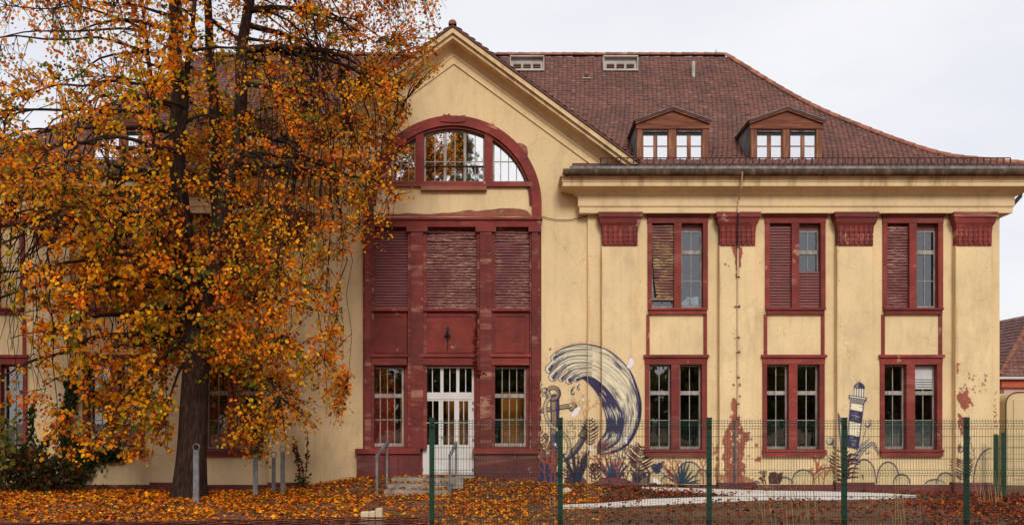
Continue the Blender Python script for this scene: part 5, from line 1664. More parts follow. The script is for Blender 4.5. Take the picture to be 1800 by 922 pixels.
# ------------------------------------------------------------------ fallen leaves
def litter():
    rr = random.Random(9)
    gold, red = [], []
    def ok(x, y):
        return True
    lo, up, lo2, up2 = PATH
    def onpath(x, Y):
        s = 1800 / (D + Y); px = 900 + x * s; py = 735 - (ground_h(x, Y) - CZ) * s
        ev = lambda P: float(np.interp(px, [p[0] for p in P], [p[1] for p in P]))
        if 1000 < px < 1612 and ev(up) < py < ev(lo): return 1
        if 1128 < px < 1345 and ev(up2) < py < ev(lo2): return 1
        return 0
    cols = []
    pts = []
    for _ in range(100000):
        x = rr.uniform(-14, 15); y = -rr.uniform(.15, 12.5)
        s = 1800 / (D + y); px = 900 + x * s; py = 735 - (ground_h(x, y) - CZ) * s
        if px < -40 or px > 1840 or py > 945: continue
        n = mnoise.noise(Vector((x * .8, y * .8, 3)))
        if px < 560: d = 1.0; kind = 'g'
        elif px < 930: d = .95 if py < 872 else .8; kind = 'g'
        elif px < 1130: d = 1.0 if py < 886 else .22; kind = 'gr' if px < 1060 else 'r'
        else: d = .9 if (py < 877 and px < 1330) else .16; kind = 'r'
        if px > 1600 and py > 862: d = .25 + .9 * min(1, max(0, (px - 1600) / 120) * (1 if py < 905 or px > 1700 else .5)); kind = 'r'
        if 640 < px < 780 and 876 < py < 905: d *= .35 + n
        d *= .72 + 1.0 * n
        if -3.55 < x < -1.5 and -2.05 < y < -.3: d *= .7
        if onpath(x, y): d *= .025 if px > 1130 else .35
        if rr.random() > d: continue
        gz = ground_h(x, y) + (.035 if onpath(x, y) else .0)
        if -3.3 < x < -1.62 and -1.95 < y < -.3: gz = max(gz, .235 if y > -.95 else (.10 if y > -1.42 else -.03)) - .004
        pts.append((x, y, gz + rr.uniform(.008, .055 if gz < .2 else .03)))
        if kind == 'g': w = [.30, .13, .27, .15, .13, .01, .01]
        elif kind == 'gr': w = [.2, .12, .3, .2, .16, .01, .01]
        else: w = [.02, .02, .13, .45, .38, 0, 0]
        c = PAL[rr.choices(range(7), w)[0]]
        cols.append(c * rr.uniform(.45, 1.2) if kind != 'r' else np.array((c[0] * .72, c[1] * .55, c[2] * 1.3)) * rr.uniform(.4, 1.15))
    n = len(pts); pos = np.array(pts, np.float32)
    tip = rng.normal(0, 1, (n, 3)).astype(np.float32); tip[:, 2] *= .28
    nor = rng.normal(0, .42, (n, 3)).astype(np.float32); nor[:, 2] += 1
    siz = rng.uniform(.04, .098, n).astype(np.float32)
    V, F = leaves_np(pos, tip, nor, siz)
    o = mesh_np('fallen_leaves', V, F, 'litter', np.repeat(np.array(cols, np.float32), 6, axis=0))
    o['kind'] = 'stuff'; o['label'] = 'carpet of fallen orange, yellow and rust-red leaves on the ground'; o['category'] = 'leaves'
    print('litter', n)
litter()
# ------------------------------------------------------------------ painted wall: mural and bare patches
CX0, CX1, CY0, CY1, SS = 936, 1758, 425, 852, 2
CW, CH = (CX1 - CX0) * SS, (CY1 - CY0) * SS
canvas = np.zeros((CH, CW, 4), np.float32)      # straight alpha
def _blend(sl, a, col):
    c = canvas[sl]; a = a[..., None]; ao = c[..., 3:4]
    na = a + ao * (1 - a); safe = np.maximum(na, 1e-6)
    c[..., :3] = (np.array(col, np.float32) * a + c[..., :3] * ao * (1 - a)) / safe
    c[..., 3:4] = na
def _bbox(x0, x1, y0, y1):
    i0, i1 = max(0, int((x0 - CX0) * SS) - 1), min(CW, int((x1 - CX0) * SS) + 2); j0, j1 = max(0, int((y0 - CY0) * SS) - 1), min(CH, int((y1 - CY0) * SS) + 2)
    if i1 <= i0 or j1 <= j0: return None
    X, Y = np.meshgrid(CX0 + (np.arange(i0, i1) + .5) / SS, CY0 + (np.arange(j0, j1) + .5) / SS)
    return (slice(j0, j1), slice(i0, i1)), X, Y
def _inpoly(poly, X, Y):
    m = np.zeros(X.shape, bool); n = len(poly)
    for i in range(n):
        (x1, y1), (x2, y2) = poly[i], poly[(i + 1) % n]
        if y1 == y2: continue
        m ^= ((y1 > Y) != (y2 > Y)) & (X < (x2 - x1) * (Y - y1) / (y2 - y1) + x1)
    return m
def fill(poly, col, a=1.0):
    b = _bbox(min(p[0] for p in poly), max(p[0] for p in poly), min(p[1] for p in poly), max(p[1] for p in poly))
    if b: _blend(b[0], _inpoly(poly, b[1], b[2]).astype(np.float32) * a, col)
def spline(P, n=8):
    P = [np.array(p, float) for p in P]; out = []
    for i in range(len(P) - 1):
        p0, p1, p2, p3 = P[max(i-1, 0)], P[i], P[i+1], P[min(i+2, len(P)-1)]
        for k in range(n):
            u = k / n; out.append(.5 * ((2*p1) + (p2-p0)*u + (2*p0-5*p1+4*p2-p3)*u*u + (3*p1-p0-3*p2+p3)*u**3))
    out.append(P[-1]); return out
def stroke(P, w0, w1, col, a=1.0, wm=None, smooth=True):
    P = spline(P, 5) if smooth and len(P) > 2 else [np.array(p, float) for p in P]
    n = len(P); L = []
    for i in range(n):
        u = i / (n - 1); L.append(w0 * (1-u) + w1 * u if wm is None else (w0 * (1-u)**2 + 3.3*wm*u*(1-u) + w1*u*u))
    mx = max(max(L), .5)
    b = _bbox(min(p[0] for p in P) - mx, max(p[0] for p in P) + mx, min(p[1] for p in P) - mx, max(p[1] for p in P) + mx)
    if not b: return
    sl, X, Y = b; A = np.zeros(X.shape, np.float32)
    for i in range(n - 1):
        p, q = P[i], P[i+1]; d = q - p; l2 = max(1e-9, (d * d).sum())
        t = np.clip(((X - p[0]) * d[0] + (Y - p[1]) * d[1]) / l2, 0, 1)
        dist = np.hypot(X - p[0] - t * d[0], Y - p[1] - t * d[1]); w = (L[i] * (1 - t) + L[i+1] * t) / 2
        A = np.maximum(A, np.clip((w - dist) * SS + .5, 0, 1))
    _blend(sl, A * a, col)
def disc(x, y, r, col, a=1.0): fill([(x + r * math.cos(t), y + r * math.sin(t)) for t in np.linspace(0, 6.283, 28)[:-1]], col, a)
def ringp(x, y, r, w, col, t0=0, t1=6.283, a=1.0): stroke([(x + r * math.cos(t), y + r * math.sin(t)) for t in np.linspace(t0, t1, 24)], w, w, col, a, smooth=False)
_noise_cache = {}
def vnoise(X, Y, sc, seed):
    g = np.random.default_rng(seed).random((64, 64))
    x, y = X / sc, Y / sc; i, j = np.floor(x).astype(int), np.floor(y).astype(int); u, v = x - i, y - j; u, v = u*u*(3-2*u), v*v*(3-2*v)
    G_ = lambda a, b: g[b % 64, a % 64]
    return (G_(i, j)*(1-u) + G_(i+1, j)*u)*(1-v) + (G_(i, j+1)*(1-u) + G_(i+1, j+1)*u)*v
def patch(poly, col, rough=6, seed=1, a=1.0, holes=.0, dark=.0):
    m = rough + 2
    b = _bbox(min(p[0] for p in poly) - m, max(p[0] for p in poly) + m, min(p[1] for p in poly) - m, max(p[1] for p in poly) + m)
    if not b: return
    sl, X, Y = b; X2, Y2 = X.copy(), Y.copy()
    for k, s in ((0, 14), (1, 6), (2, 2.5)):
        X2 += (vnoise(X, Y, s, seed + k) - .5) * rough * 2 / (k + 1); Y2 += (vnoise(X, Y, s, seed + 10 + k) - .5) * rough * 2 / (k + 1)
    M_ = _inpoly(poly, X2, Y2).astype(np.float32)
    if holes: M_ *= (vnoise(X, Y, 5, seed + 30) * .6 + vnoise(X, Y, 2, seed + 31) * .4 > holes)
    _blend(sl, M_ * a, col)
    if dark: _blend(sl, M_ * (vnoise(X, Y * .6, 7, seed + 40) > .55) * dark, tuple(v * .7 for v in col))

NAVY, CREAM, WINE, RUST, WHITE, TEAL, TAN = (.018, .019, .085), (.80, .73, .52), (.060, .012, .018), (.33, .065, .018), (.80, .74, .74), (.016, .026, .060), (.33, .25, .12)
BARE = (.33, .105, .068)
prn = random.Random(17)

def draw_wave():
    outer = [(973, 628), (977, 620), (986, 613.5), (1000, 608), (1018, 604.5), (1035, 605), (1053, 609), (1070, 616), (1085, 627), (1098, 640), (1110, 656), (1118, 676), (1124, 696), (1126.5, 716), (1124, 742), (1113, 768), (1100, 784), (1087, 791), (1069, 796), (1050, 797)]
    inner = [(1020, 665), (1026, 661), (1034, 661), (1042, 662.5), (1052, 669), (1062, 678), (1072, 689), (1079, 698), (1085, 708), (1090, 717), (1094, 727), (1095.5, 740), (1095.5, 751), (1093, 762), (1089, 771), (1081, 780), (1072, 786), (1064, 790), (1056, 793), (1050, 795)]
    navy_in = [(1020, 665), (1026, 667), (1031, 671), (1036, 676), (1042, 682), (1047, 688.5), (1051, 695), (1055, 704), (1058, 713), (1061.5, 722), (1064, 731), (1065.5, 742), (1065, 753), (1062, 761), (1058, 768), (1053.5, 773), (1051, 778), (1050, 784), (1049, 790), (1050, 795)]
    O, I, Nn = [np.array(spline(p, 6)) for p in (outer, inner, navy_in)]
    # pink contour above the crest
    stroke([(972, 620), (990, 607), (1015, 601), (1040, 600), (1062, 606), (1080, 618), (1092, 630)], .8, .5, (.75, .33, .22), .7)
    fill(list(map(tuple, O)) + list(map(tuple, I[::-1])), CREAM, .85)
    # lobes
    lobes = [([(1040, 611), (1005, 612), (985, 619), (974, 629)], 9), ([(1040, 621), (1005, 622), (980, 633), (966, 648)], 11.5), ([(1040, 634), (1008, 634), (988, 644), (972, 662)], 11.5),
             ([(1040, 643), (1014, 645), (998, 653), (987, 665)], 7.5), ([(1040, 651), (1022, 652), (1008, 660), (1000.5, 668)], 9.5), ([(1040, 658), (1026, 661), (1013, 666)], 6)]
    for k in (0, 1, 2, 3, 4, 5):
        P, w = lobes[k]; w *= 1.15
        stroke(P, w * .2 + 1, w + 3.0, NAVY, .97); stroke(P, w * .2, w, CREAM, 1.0)
        Q = spline(P, 8)
        # stippled shade towards the tip
        for _ in range(190):
            u = prn.random() ** .55; j = min(len(Q) - 1, int((.35 + .65 * u) * len(Q))); c = Q[j]
            off = prn.uniform(-.5, .5) * w * .8
            disc(c[0] + off * .7, c[1] + off * .5 + w * .12, prn.uniform(.35, .7), NAVY, .75)
        stroke([Q[-5], Q[-1] + np.array((1.0, .6))], w * .2, w * .5, NAVY, .8, smooth=False); stroke([Q[-12], Q[-4]], w * .15, w * .45, NAVY, .5, smooth=False)
        for q in range(4):
            off = (q - 1.5) * w * .25
            stroke([(p[0], p[1] + off) for p in P[:-1]], .6, .6, NAVY, .7)
    for P, w in lobes:
        stroke([(p[0] + w * .12, p[1] + w * .32) for p in P], w * .12, w * .45, NAVY, .6)
    n = len(O)
    def bd(u, v, A=O, B=I):
        i = u * (n - 1); j = min(int(i), n - 2); f = i - j; a = A[j] * (1-f) + A[j+1] * f; b = B[j] * (1-f) + B[j+1] * f
        return a * (1 - v) + b * v
    # flow lines on the body
    for _ in range(280):
        v = prn.random(); u0 = prn.uniform(.18, .9); du = prn.uniform(.03, .16)
        stroke([bd(min(.995, u0 + du * k / 4), v + .02 * math.sin(k)) for k in range(5)], .15, .15, NAVY, prn.uniform(.4, .9), wm=prn.uniform(.3, .75))
    for (uu, vv) in ((.62, .18), (.66, .12), (.70, .16), (.74, .10), (.78, .16), (.52, .5), (.58, .62), (.64, .45), (.55, .3), (.82, .12), (.86, .16), (.60, .78)):
        for q in range(7):
            v = vv + prn.gauss(0, .05); u0 = uu + prn.gauss(0, .012)
            stroke([bd(min(.995, u0 + .05 * k / 3), v) for k in range(4)], .2, .2, NAVY, .8, wm=.9)
    for q in range(26):
        v = prn.uniform(.01, .14); u0 = prn.uniform(.5, .9); stroke([bd(min(.995, u0 + .09 * k / 3), v) for k in range(4)], .3, .3, NAVY, .8, wm=1.9)
    for _ in range(150):
        v = prn.choice((prn.uniform(.0, .22), prn.uniform(.74, 1.0))); u0 = prn.uniform(.25, .9)
        stroke([bd(min(.995, u0 + prn.uniform(.03, .1) * k / 3), v) for k in range(4)], .2, .2, NAVY, .85, wm=prn.uniform(.5, 1.1))
    # barrel in navy with light streaks
    fill(list(map(tuple, I)) + list(map(tuple, Nn[::-1])), NAVY, .96)
    for (uc, sp, cnt) in ((.47, .05, 26), (.70, .055, 34), (.30, .04, 6)):
        for _ in range(cnt):
            u0 = uc + prn.gauss(0, sp * .5); v = prn.uniform(.1, .92); L = prn.uniform(.04, .10)
            stroke([bd(min(.995, u0 + L * k / 3), v, I, Nn) for k in range(4)], .2, .2, CREAM, .8, wm=prn.uniform(.5, 1.2))
    stroke(outer[1:], 2.0, 2.0, NAVY, .97, wm=1.6); stroke(inner[3:], .9, 1.2, NAVY, .95)
    stroke(outer[9:16], 1.0, .8, NAVY, .9, wm=4.0)
    # foam at the foot
    stroke([(1050, 796), (1066, 798), (1085, 794), (1100, 788)], 4, 2, NAVY, .55); stroke([(1056, 800), (1080, 800), (1095, 795)], 2, 1, NAVY, .5)
    for c in ((1007, 688, 7), (1017, 681, 5)):
        x, y, r = c
        stroke([(x + r * .5, y - r * 1.4), (x - r * .25, y - r * .4), (x, y + r * .4)], .8, r * .95, NAVY, .95); stroke([(x, y - r * .2), (x, y + r * .25)], .5, r * .42, CREAM, .9, smooth=False)
def shaded_ball(x, y, r, base=TAN):
    disc(x, y, r, NAVY, .95); disc(x - .12 * r, y - .12 * r, r * .82, base, 1); 
    for _ in range(int(r * 5)):
        a = prn.uniform(-.6, 1.8); q = r * prn.uniform(.45, .85); disc(x + q * math.cos(a), y + q * math.sin(a), .6, NAVY, .8)
    disc(x - .35 * r, y - .35 * r, r * .25, CREAM, .6)
def draw_anchor():
    # cross bar
    stroke([(938, 723), (1004, 712)], 8.5, 8.5, NAVY, .95, smooth=False); stroke([(938, 723), (1004, 712)], 6, 6, TAN, 1, smooth=False)
    for q in range(8): stroke([(945 + q * 7, 720.5 - q * 1.1), (949 + q * 7, 724 - q * 1.1)], .8, .4, NAVY, .8, smooth=False)
    shaded_ball(942, 723, 9.5); shaded_ball(1006.5, 714.5, 8.5)
    # shank
    stroke([(975, 700), (975.5, 730), (974, 765), (974, 808)], 17, 13, NAVY, .95); stroke([(974, 702), (974.5, 730), (973, 765), (973, 800)], 11, 6, TAN, .95)
    for _ in range(130):
        y = prn.uniform(705, 800); x = 974 + prn.gauss(0, 4.2); stroke([(x, y), (x + prn.gauss(0, .6), y + prn.uniform(4, 10))], .3, .3, NAVY, .8, wm=1.2)
    stroke([(973, 765), (974, 808)], 9, 11, NAVY, .55, smooth=False)
    # arms
    for P in ([(972, 806), (960, 803), (950, 793), (946, 778)], [(976, 808), (1000, 800), (1017, 783), (1028, 762)]):
        stroke(P, 15, 10, NAVY, .95); stroke([(a, b - 1) for a, b in P], 10, 6, TAN, .9)
        Q = spline(P, 10)
        for _ in range(70):
            j = prn.randrange(len(Q) - 6); o = prn.gauss(0, 3); stroke([Q[j] + np.array((0, o)), Q[j + 5] + np.array((0, o))], .3, .3, NAVY, .85, wm=1.3)
    fill([(1016, 765), (1030, 742), (1034, 775), (1026, 772)], NAVY, .95); fill([(1019, 764), (1029, 749), (1031, 770)], TAN, .9)
    fill([(942, 765), (946, 782), (956, 778), (951, 786), (944, 790)], NAVY, .9)
    stroke([(979, 704), (980, 735), (978, 770), (978, 806)], 6, 5, NAVY, .75); stroke([(968, 706), (969, 735), (968, 765)], 2.5, 2, NAVY, .7)
    stroke([(976, 812), (1000, 804), (1018, 787), (1030, 764)], 6, 4, NAVY, .75); stroke([(940, 727), (1004, 716)], 2.6, 2.6, NAVY, .7, smooth=False)
    # ring and rope
    ringp(972, 691, 10.5, 8, NAVY, a=.96); ringp(971.4, 690.5, 10.3, 5, TAN); ringp(972, 691.5, 12, 2.2, NAVY, -.6, 2.4, .75)
    for t in np.linspace(-1.2, 2.2, 16): stroke([(972 + 8.5 * math.cos(t), 691 + 8.5 * math.sin(t)), (972 + 13.2 * math.cos(t + .12), 691 + 13.2 * math.sin(t + .12))], .9, .3, NAVY, .75, smooth=False)
    rope = [(958, 684), (964, 691), (966, 698), (960, 707), (958, 720), (962, 736), (970, 748), (984, 757), (995, 768), (1001, 782), (998, 796), (990, 806)]
    stroke(rope, 7.5, 7.5, NAVY, .96); stroke(rope, 5, 5, (.60, .48, .26), 1)
    Q = spline(rope, 6)
    for j in range(1, len(Q) - 1, 2):
        d = Q[j+1] - Q[j-1]; d /= np.hypot(*d); nn = np.array((-d[1], d[0])); stroke([Q[j] - nn * 3 - d * 1.2, Q[j] + nn * 3 + d * 1.2], .9, .9, NAVY, .9, smooth=False)
    disc(957, 686, 5, NAVY, .95); disc(956.5, 685.5, 3.2, (.60, .48, .26), 1)
    for _ in range(6): stroke([(955, 692), (953 + prn.gauss(0, 2.5), 697)], .8, .3, NAVY, .9, smooth=False)
def fern(path, n, ln, col=WINE, w=2.6, both=True):
    Q = spline(path, 10); stroke(path, 1.8, .8, col)
    for k in range(n):
        j = int((.12 + .86 * k / n) * (len(Q) - 1)); p = Q[j]; d = Q[min(j+1, len(Q)-1)] - Q[max(j-1, 0)]; d /= np.hypot(*d) + 1e-9
        f = math.sin(math.pi * (.22 + .72 * k / n)) 
        for s in ((-1, 1) if both else (1,)):
            nn = np.array((-d[1], d[0])) * s; e = p + (nn * .85 + d * .62) * ln * f
            stroke([p, (p + e) / 2 - d * .04 * ln, e], .6, .3, col, .97, wm=w * 1.15)
def coral(x, y, h, col=RUST, sd=1, lean=0.0):
    r = random.Random(sd)
    def br(p, ang, l, w, lv):
        e = (p[0] + math.cos(ang) * l, p[1] - math.sin(ang) * l); stroke([p, e], w, w * .75, col, .97, smooth=False)
        if lv:
            for s in (-1, 1): br(e, ang + s * r.uniform(.2, .55), l * r.uniform(.55, .8), w * .8, lv - 1)
        else: disc(e[0], e[1], w * .55, col)
        m = ((p[0] + e[0]) / 2, (p[1] + e[1]) / 2); a2 = ang + r.choice((-1, 1)) * .75; f = (m[0] + math.cos(a2) * l * .5, m[1] - math.sin(a2) * l * .5); stroke([m, f], w * .7, w * .8, col, .97, smooth=False)
    br((x, y), 1.57 + lean, h * .40, 2.5, 3)
def tuft(x, y, ends, col=TEAL, w=4.2):
    for (a, b) in ends: stroke([(x + (a - x) * .08, y), ((x + a) / 2 + (a - x) * .04, (y + b) / 2), (a, b)], 2.2, .3, col, .97, wm=w)
def hill(x0, x1, yt, yb, body=.35):
    P = [(x0 + (x1 - x0) * (.5 - .5 * math.cos(math.pi * k / 16)), yb - (yb - yt) * math.sin(math.pi * k / 16) ** .75) for k in range(17)]
    fill(P, (.46, .38, .19), body + .15); stroke(P, 1.2, 1.2, NAVY, .9, wm=2.8, smooth=False)
    for _ in range(int((x1 - x0) * 2.2)):
        u = prn.uniform(.04, .96); k = u * 16; j = min(15, int(k)); p = P[j]; dep = abs(prn.gauss(0, .22)) * (yb - yt) + 1.5
        disc(p[0] + (x0 + x1 - 2 * p[0]) * .02, p[1] + dep, .55, NAVY, .65)
def bubble(x, y, r): ringp(x, y, r, 1.0, NAVY, a=.85); ringp(x, y, r - 1.2, 1.2, NAVY, .3, 2.0, .6)

def mural_left():
    draw_wave()
    # bare tree stain by the pilaster
    for _ in range(1):
        coral(1028, 760, 62, (.50, .30, .15), 5)
    draw_anchor()
    for b in ((1003, 744, 4.2), (1005, 764, 6.8), (997, 757, 2), (950, 675, 2.6), (951, 682, 1.2), (1010, 751, 1.6), (1119.5, 778.5, 2.6), (1122, 785, 1.2), (960, 766, 4), (1098, 799, 5)): bubble(*b)
    ringp(1103, 797, 9, 1.3, NAVY, .1, 5.9, .9); ringp(1106, 796, 14, 1.2, NAVY, -2.6, .6, .85); ringp(1105, 796, 4, 1, NAVY, 1, 6, .9)
    hill(1138, 1172, 826, 852); hill(1160, 1200, 834, 852); hill(1188, 1236, 811, 852); hill(1222, 1246, 824, 852)
    tuft(960, 850, [(938, 808), (942, 795), (950, 802), (956, 790), (963, 800), (968, 792), (975, 806), (984, 802), (990, 820), (938, 830)], (.028, .034, .10), 7)
    fill([(936, 852), (938, 832), (950, 824), (972, 822), (984, 832), (986, 852)], (.030, .036, .10), .95)
    tuft(1014, 848, [(986, 790), (997, 806), (1004, 786), (1009, 800), (1016, 805), (1024, 800), (1032, 787), (1040, 780), (1036, 805), (1000, 815)], TEAL, 5)
    disc(1014, 846, 9, TEAL, .9)
    tuft(1078, 846, [(1046, 798), (1058, 812), (1064, 800), (1072, 798), (1077, 806), (1083, 800), (1090, 798), (1097, 806), (1104, 814), (1100, 828), (1052, 818)], (.035, .04, .11), 5)
    disc(1078, 846, 8, (.035, .04, .11), .9)
    tuft(1197, 851, [(1166, 817), (1172, 822), (1182, 822), (1191, 812), (1199, 808), (1206, 806), (1213, 810), (1219, 824), (1226, 832), (1233, 842), (1232, 848), (1170, 836)], (.022, .04, .075), 4.2)
    disc(1150, 820, 6, NAVY, .95); disc(1160, 818, 6, NAVY, .95); disc(1155, 826, 6, NAVY, .95); disc(1166, 812, 3.2, NAVY, .8)
    for q in range(6): stroke([(1150 + q * 2, 816), (1149 + q * 3, 806 + prn.random() * 4)], 1.1, .6, NAVY, .9, smooth=False)
    fern([(1036, 784), (1037, 760), (1036, 733)], 9, 19); fern([(966, 794), (955, 778), (948, 758)], 7, 18)
    fern([(1119, 848), (1124, 822), (1126, 800), (1129, 782)], 11, 27, w=3.4); disc(1120, 842, 7, (.03, .034, .11), .95)
    stroke([(1114, 810), (1126, 812), (1138, 824), (1142, 836)], 5, 3, NAVY, .85)
    for (x, y, h, c, sd, ln) in ((958, 842, 60, RUST, 2, .05), (976, 840, 46, RUST, 9, .2), (948, 838, 44, RUST, 12, .1), (1066, 838, 62, RUST, 3, .0), (1052, 838, 40, RUST, 14, .1), (1186, 850, 50, RUST, 4, .0), (1237, 850, 70, RUST, 6, .05), (1178, 845, 30, RUST, 15, .2),
                         (1022, 838, 52, WINE, 7, .0), (1096, 838, 56, WINE, 8, .05), (1040, 846, 34, WINE, 10, 0), (1002, 848, 24, WINE, 11, 0), (1046, 842, 28, WINE, 13, .2), (1142, 846, 20, WINE, 16, .3)): coral(x, y, h, c, sd, ln)
    fill([(990, 852), (994, 838), (1006, 832), (1022, 834), (1030, 842), (1034, 852)], TEAL, .9); fill([(1058, 852), (1064, 838), (1078, 833), (1092, 838), (1098, 852)], (.03, .034, .09), .9)
    fill([(1108, 852), (1112, 832), (1120, 820), (1132, 826), (1140, 840), (1144, 852)], (.025, .028, .08), .85)
    fern([(1119, 848), (1124, 822), (1126, 800), (1129, 782)], 11, 27, w=3.4); fern([(1050, 850), (1046, 830), (1048, 812)], 6, 14); fern([(1000, 850), (997, 832), (999, 818)], 6, 12)
    coral(1010, 846, 50, WINE, 41, -.1); coral(1086, 846, 46, RUST, 42, .1); coral(968, 846, 40, RUST, 43, -.1); coral(1100, 848, 40, WINE, 44, -.2)
    for P in ([(1101, 645), (1105, 634), (1110, 627), (1114, 630), (1113, 639), (1107, 646)], [(1004, 726), (1012, 716), (1020, 713), (1017, 724), (1010, 732), (1004, 731)], [(1022, 701), (1025, 699), (1027, 704), (1024, 706)], [(1036, 784), (1044, 783), (1045, 789), (1040, 792), (1036, 789)], [(1146, 840), (1152, 838), (1162, 846), (1163, 852), (1149, 852)],
              [(1160, 826), (1164, 825), (1163, 831)], [(942, 742), (950, 741), (950, 748), (942, 748)], [(974, 780), (978, 778), (979, 786)], [(1101, 620), (1106, 619), (1107, 621), (1102, 622)], [(1122, 650), (1128, 650), (1127, 653), (1122, 652)], [(1084, 670), (1090, 668), (1089, 671)], [(1098, 768), (1102, 766), (1103, 778), (1099, 780)]): patch(P, WHITE, 1.6, int(P[0][0]))
    disc(967, 613, 2.2, (.2, .09, .05), .9)
    for _ in range(40): disc(prn.uniform(950, 1030), prn.uniform(672, 730), prn.uniform(.3, .7), NAVY, .8)
def mural_right():
    for h in ((1322, 1336, 845, 852), (1364, 1394, 838, 852), (1392, 1432, 825, 852), (1428, 1486, 821, 852), (1498, 1540, 807, 852), (1541, 1581, 811, 852), (1570, 1600, 833, 853)): hill(*h)
    for h in ((1626, 1662, 842, 853), (1646, 1678, 830, 853)): hill(*h)
    # big rock at the right end
    P = [(1711, 850), (1712, 835), (1716, 815), (1724, 799), (1732, 791), (1741, 787), (1741, 852)]
    fill(P, (.50, .40, .20), .4); stroke(P[:-1], 2.4, 2.4, NAVY, .92)
    for _ in range(120):
        k = prn.uniform(0, 4.9); j = int(k); f = k - j; x = P[j][0] * (1-f) + P[j+1][0] * f; y = P[j][1] * (1-f) + P[j+1][1] * f; d = abs(prn.gauss(0, 6)); disc(min(1740, x + d), y + d * .8, .6, NAVY, .7)
    # lighthouse
    lean = lambda y: (785 - y) * .075
    def q(x, y): return (x + lean(y), y)
    L = lambda y: 1488.5 + (785 - y) * .085; Rr = lambda y: 1508.5 + (785 - y) * .125
    def bandp(y0, y1, col, a=.97): fill([(L(y0), y0 - 1.5), (Rr(y0), y0 + 3.0), (Rr(y1), y1 + 4.5), (L(y1), y1 - 1.5)], col, a)
    bandp(706, 722, CREAM); bandp(720, 741, NAVY); bandp(741, 764, CREAM, .95); bandp(764, 786, NAVY)
    for yy in (730, 774):
        for _ in range(16):
            y = yy + prn.gauss(0, 4.5); x = prn.uniform(L(y) + 2, L(y) + 13); stroke([(x, y), (x + prn.uniform(3, 8), y + 1.2)], .2, .2, CREAM, .75, wm=.9, smooth=False)
    stroke([(L(706), 706), (L(786), 785)], 1.8, 1.8, NAVY, .95, smooth=False); stroke([(Rr(706), 708), (Rr(786), 790)], 2.0, 2.0, NAVY, .95, smooth=False)
    for yy in (708, 712, 745, 750, 756, 760):
        stroke([(Rr(yy) - prn.uniform(4, 9), yy + 2), (Rr(yy) - .5, yy + 4)], .4, 1.6, NAVY, .8, smooth=False); stroke([(L(yy) + .5, yy), (L(yy) + prn.uniform(3, 5), yy + 1)], 1.2, .3, NAVY, .75, smooth=False)
    fill([(1491.5, 693), (1524.5, 698), (1523.5, 703), (1517, 711), (1497, 708), (1491.5, 699)], NAVY, .95); fill([(1493.5, 695), (1522, 699.3), (1521.5, 701), (1493.5, 697)], CREAM, .9)
    for k in range(9): stroke([(1495 + k * 3, 699 + k * .45), (1497 + k * 2.4, 707 + k * .3)], 1.0, .6, CREAM, .8, smooth=False)
    fill([(1500, 680), (1520, 682), (1520, 697), (1499.5, 694)], CREAM, 1)
    for k in range(5): stroke([(1501.5 + k * 4.2, 683), (1501.3 + k * 4.2, 694.5 + k * .4)], 1.7, 1.7, NAVY, .95, smooth=False)
    fill([(1500, 682)] + [(1510.5 - 10 * math.cos(t), 682 - 10.5 * math.sin(t)) for t in np.linspace(0, 3.14, 14)] + [(1521, 683)], NAVY, .96)
    for k in range(3): stroke([(1504 + k * 2, 680), (1507 + k, 674)], .7, .3, CREAM, .7, smooth=False)
    stroke([(1511, 673), (1512, 667)], 1.6, .5, NAVY, 1, smooth=False)
    # leaves and pods round it
    stroke([(1481, 796), (1480, 770), (1477, 745), (1473, 724)], 5, .6, NAVY, .85, wm=10); stroke([(1481, 794), (1480, 768), (1477, 742)], 2, .4, CREAM, .8, wm=3)
    shaded_ball(1459, 775, 7.2, (.48, .44, .32)); stroke([(1464, 780), (1467, 788)], 2.2, 3, NAVY, .9, smooth=False); disc(1451, 796, 3.2, NAVY, .85); stroke([(1453, 799), (1459, 806), (1462, 818)], 1.2, 1.2, NAVY, .9); stroke([(1461, 810), (1453, 808)], 1.6, .6, NAVY, .9, smooth=False)
    disc(1525, 746, 4.8, NAVY, .85); disc(1524.5, 744.5, 2.6, CREAM, .8); stroke([(1529, 737), (1531, 745), (1526, 752)], 1.6, .6, NAVY, .9); stroke([(1522, 754), (1517, 772), (1513, 792)], 1.2, 1.2, NAVY, .9)
    for P, w in (([(1499, 812), (1510, 790), (1530, 768)], 6), ([(1504, 812), (1520, 788), (1534, 779), (1541, 790), (1545, 800)], 7), ([(1496, 812), (1506, 795), (1515, 778)], 5)): stroke(P, 2.5, .5, NAVY, .9, wm=w); stroke(P, .8, .3, CREAM, .6, wm=1.8)
    disc(1525, 794, 4, NAVY, .7); disc(1525, 793, 2, CREAM, .8); stroke([(1516, 835), (1518, 845)], 4, .6, NAVY, .9, smooth=False); stroke([(1488, 811), (1500, 808), (1512, 812)], 5, 3, NAVY, .85)
    fern([(1483, 848), (1480, 828), (1478, 808), (1477, 786)], 8, 26, w=3.6); 
    for k in range(6): stroke([(1484, 842 - k * 7), (1497, 838 - k * 8), (1512, 838 - k * 7.5)], 1.6, .4, WINE, .97, wm=4)
    for k in range(4): stroke([(1484, 846 - k * 8), (1472, 843 - k * 8), (1464, 846 - k * 6)], 1.6, .4, WINE, .97, wm=3.6)
    coral(1440, 850, 62, RUST, 21, .1); coral(1447, 851, 40, RUST, 22, -.2); coral(1432, 850, 34, RUST, 23, .1)
    # dark red coral on the left
    fill([(1352, 850), (1350, 838), (1354, 829), (1362, 828), (1368, 832), (1376, 828), (1375, 842), (1370, 852)], WINE, .96); coral(1346, 850, 26, WINE, 31, .2); coral(1343, 851, 16, WINE, 32, .4)
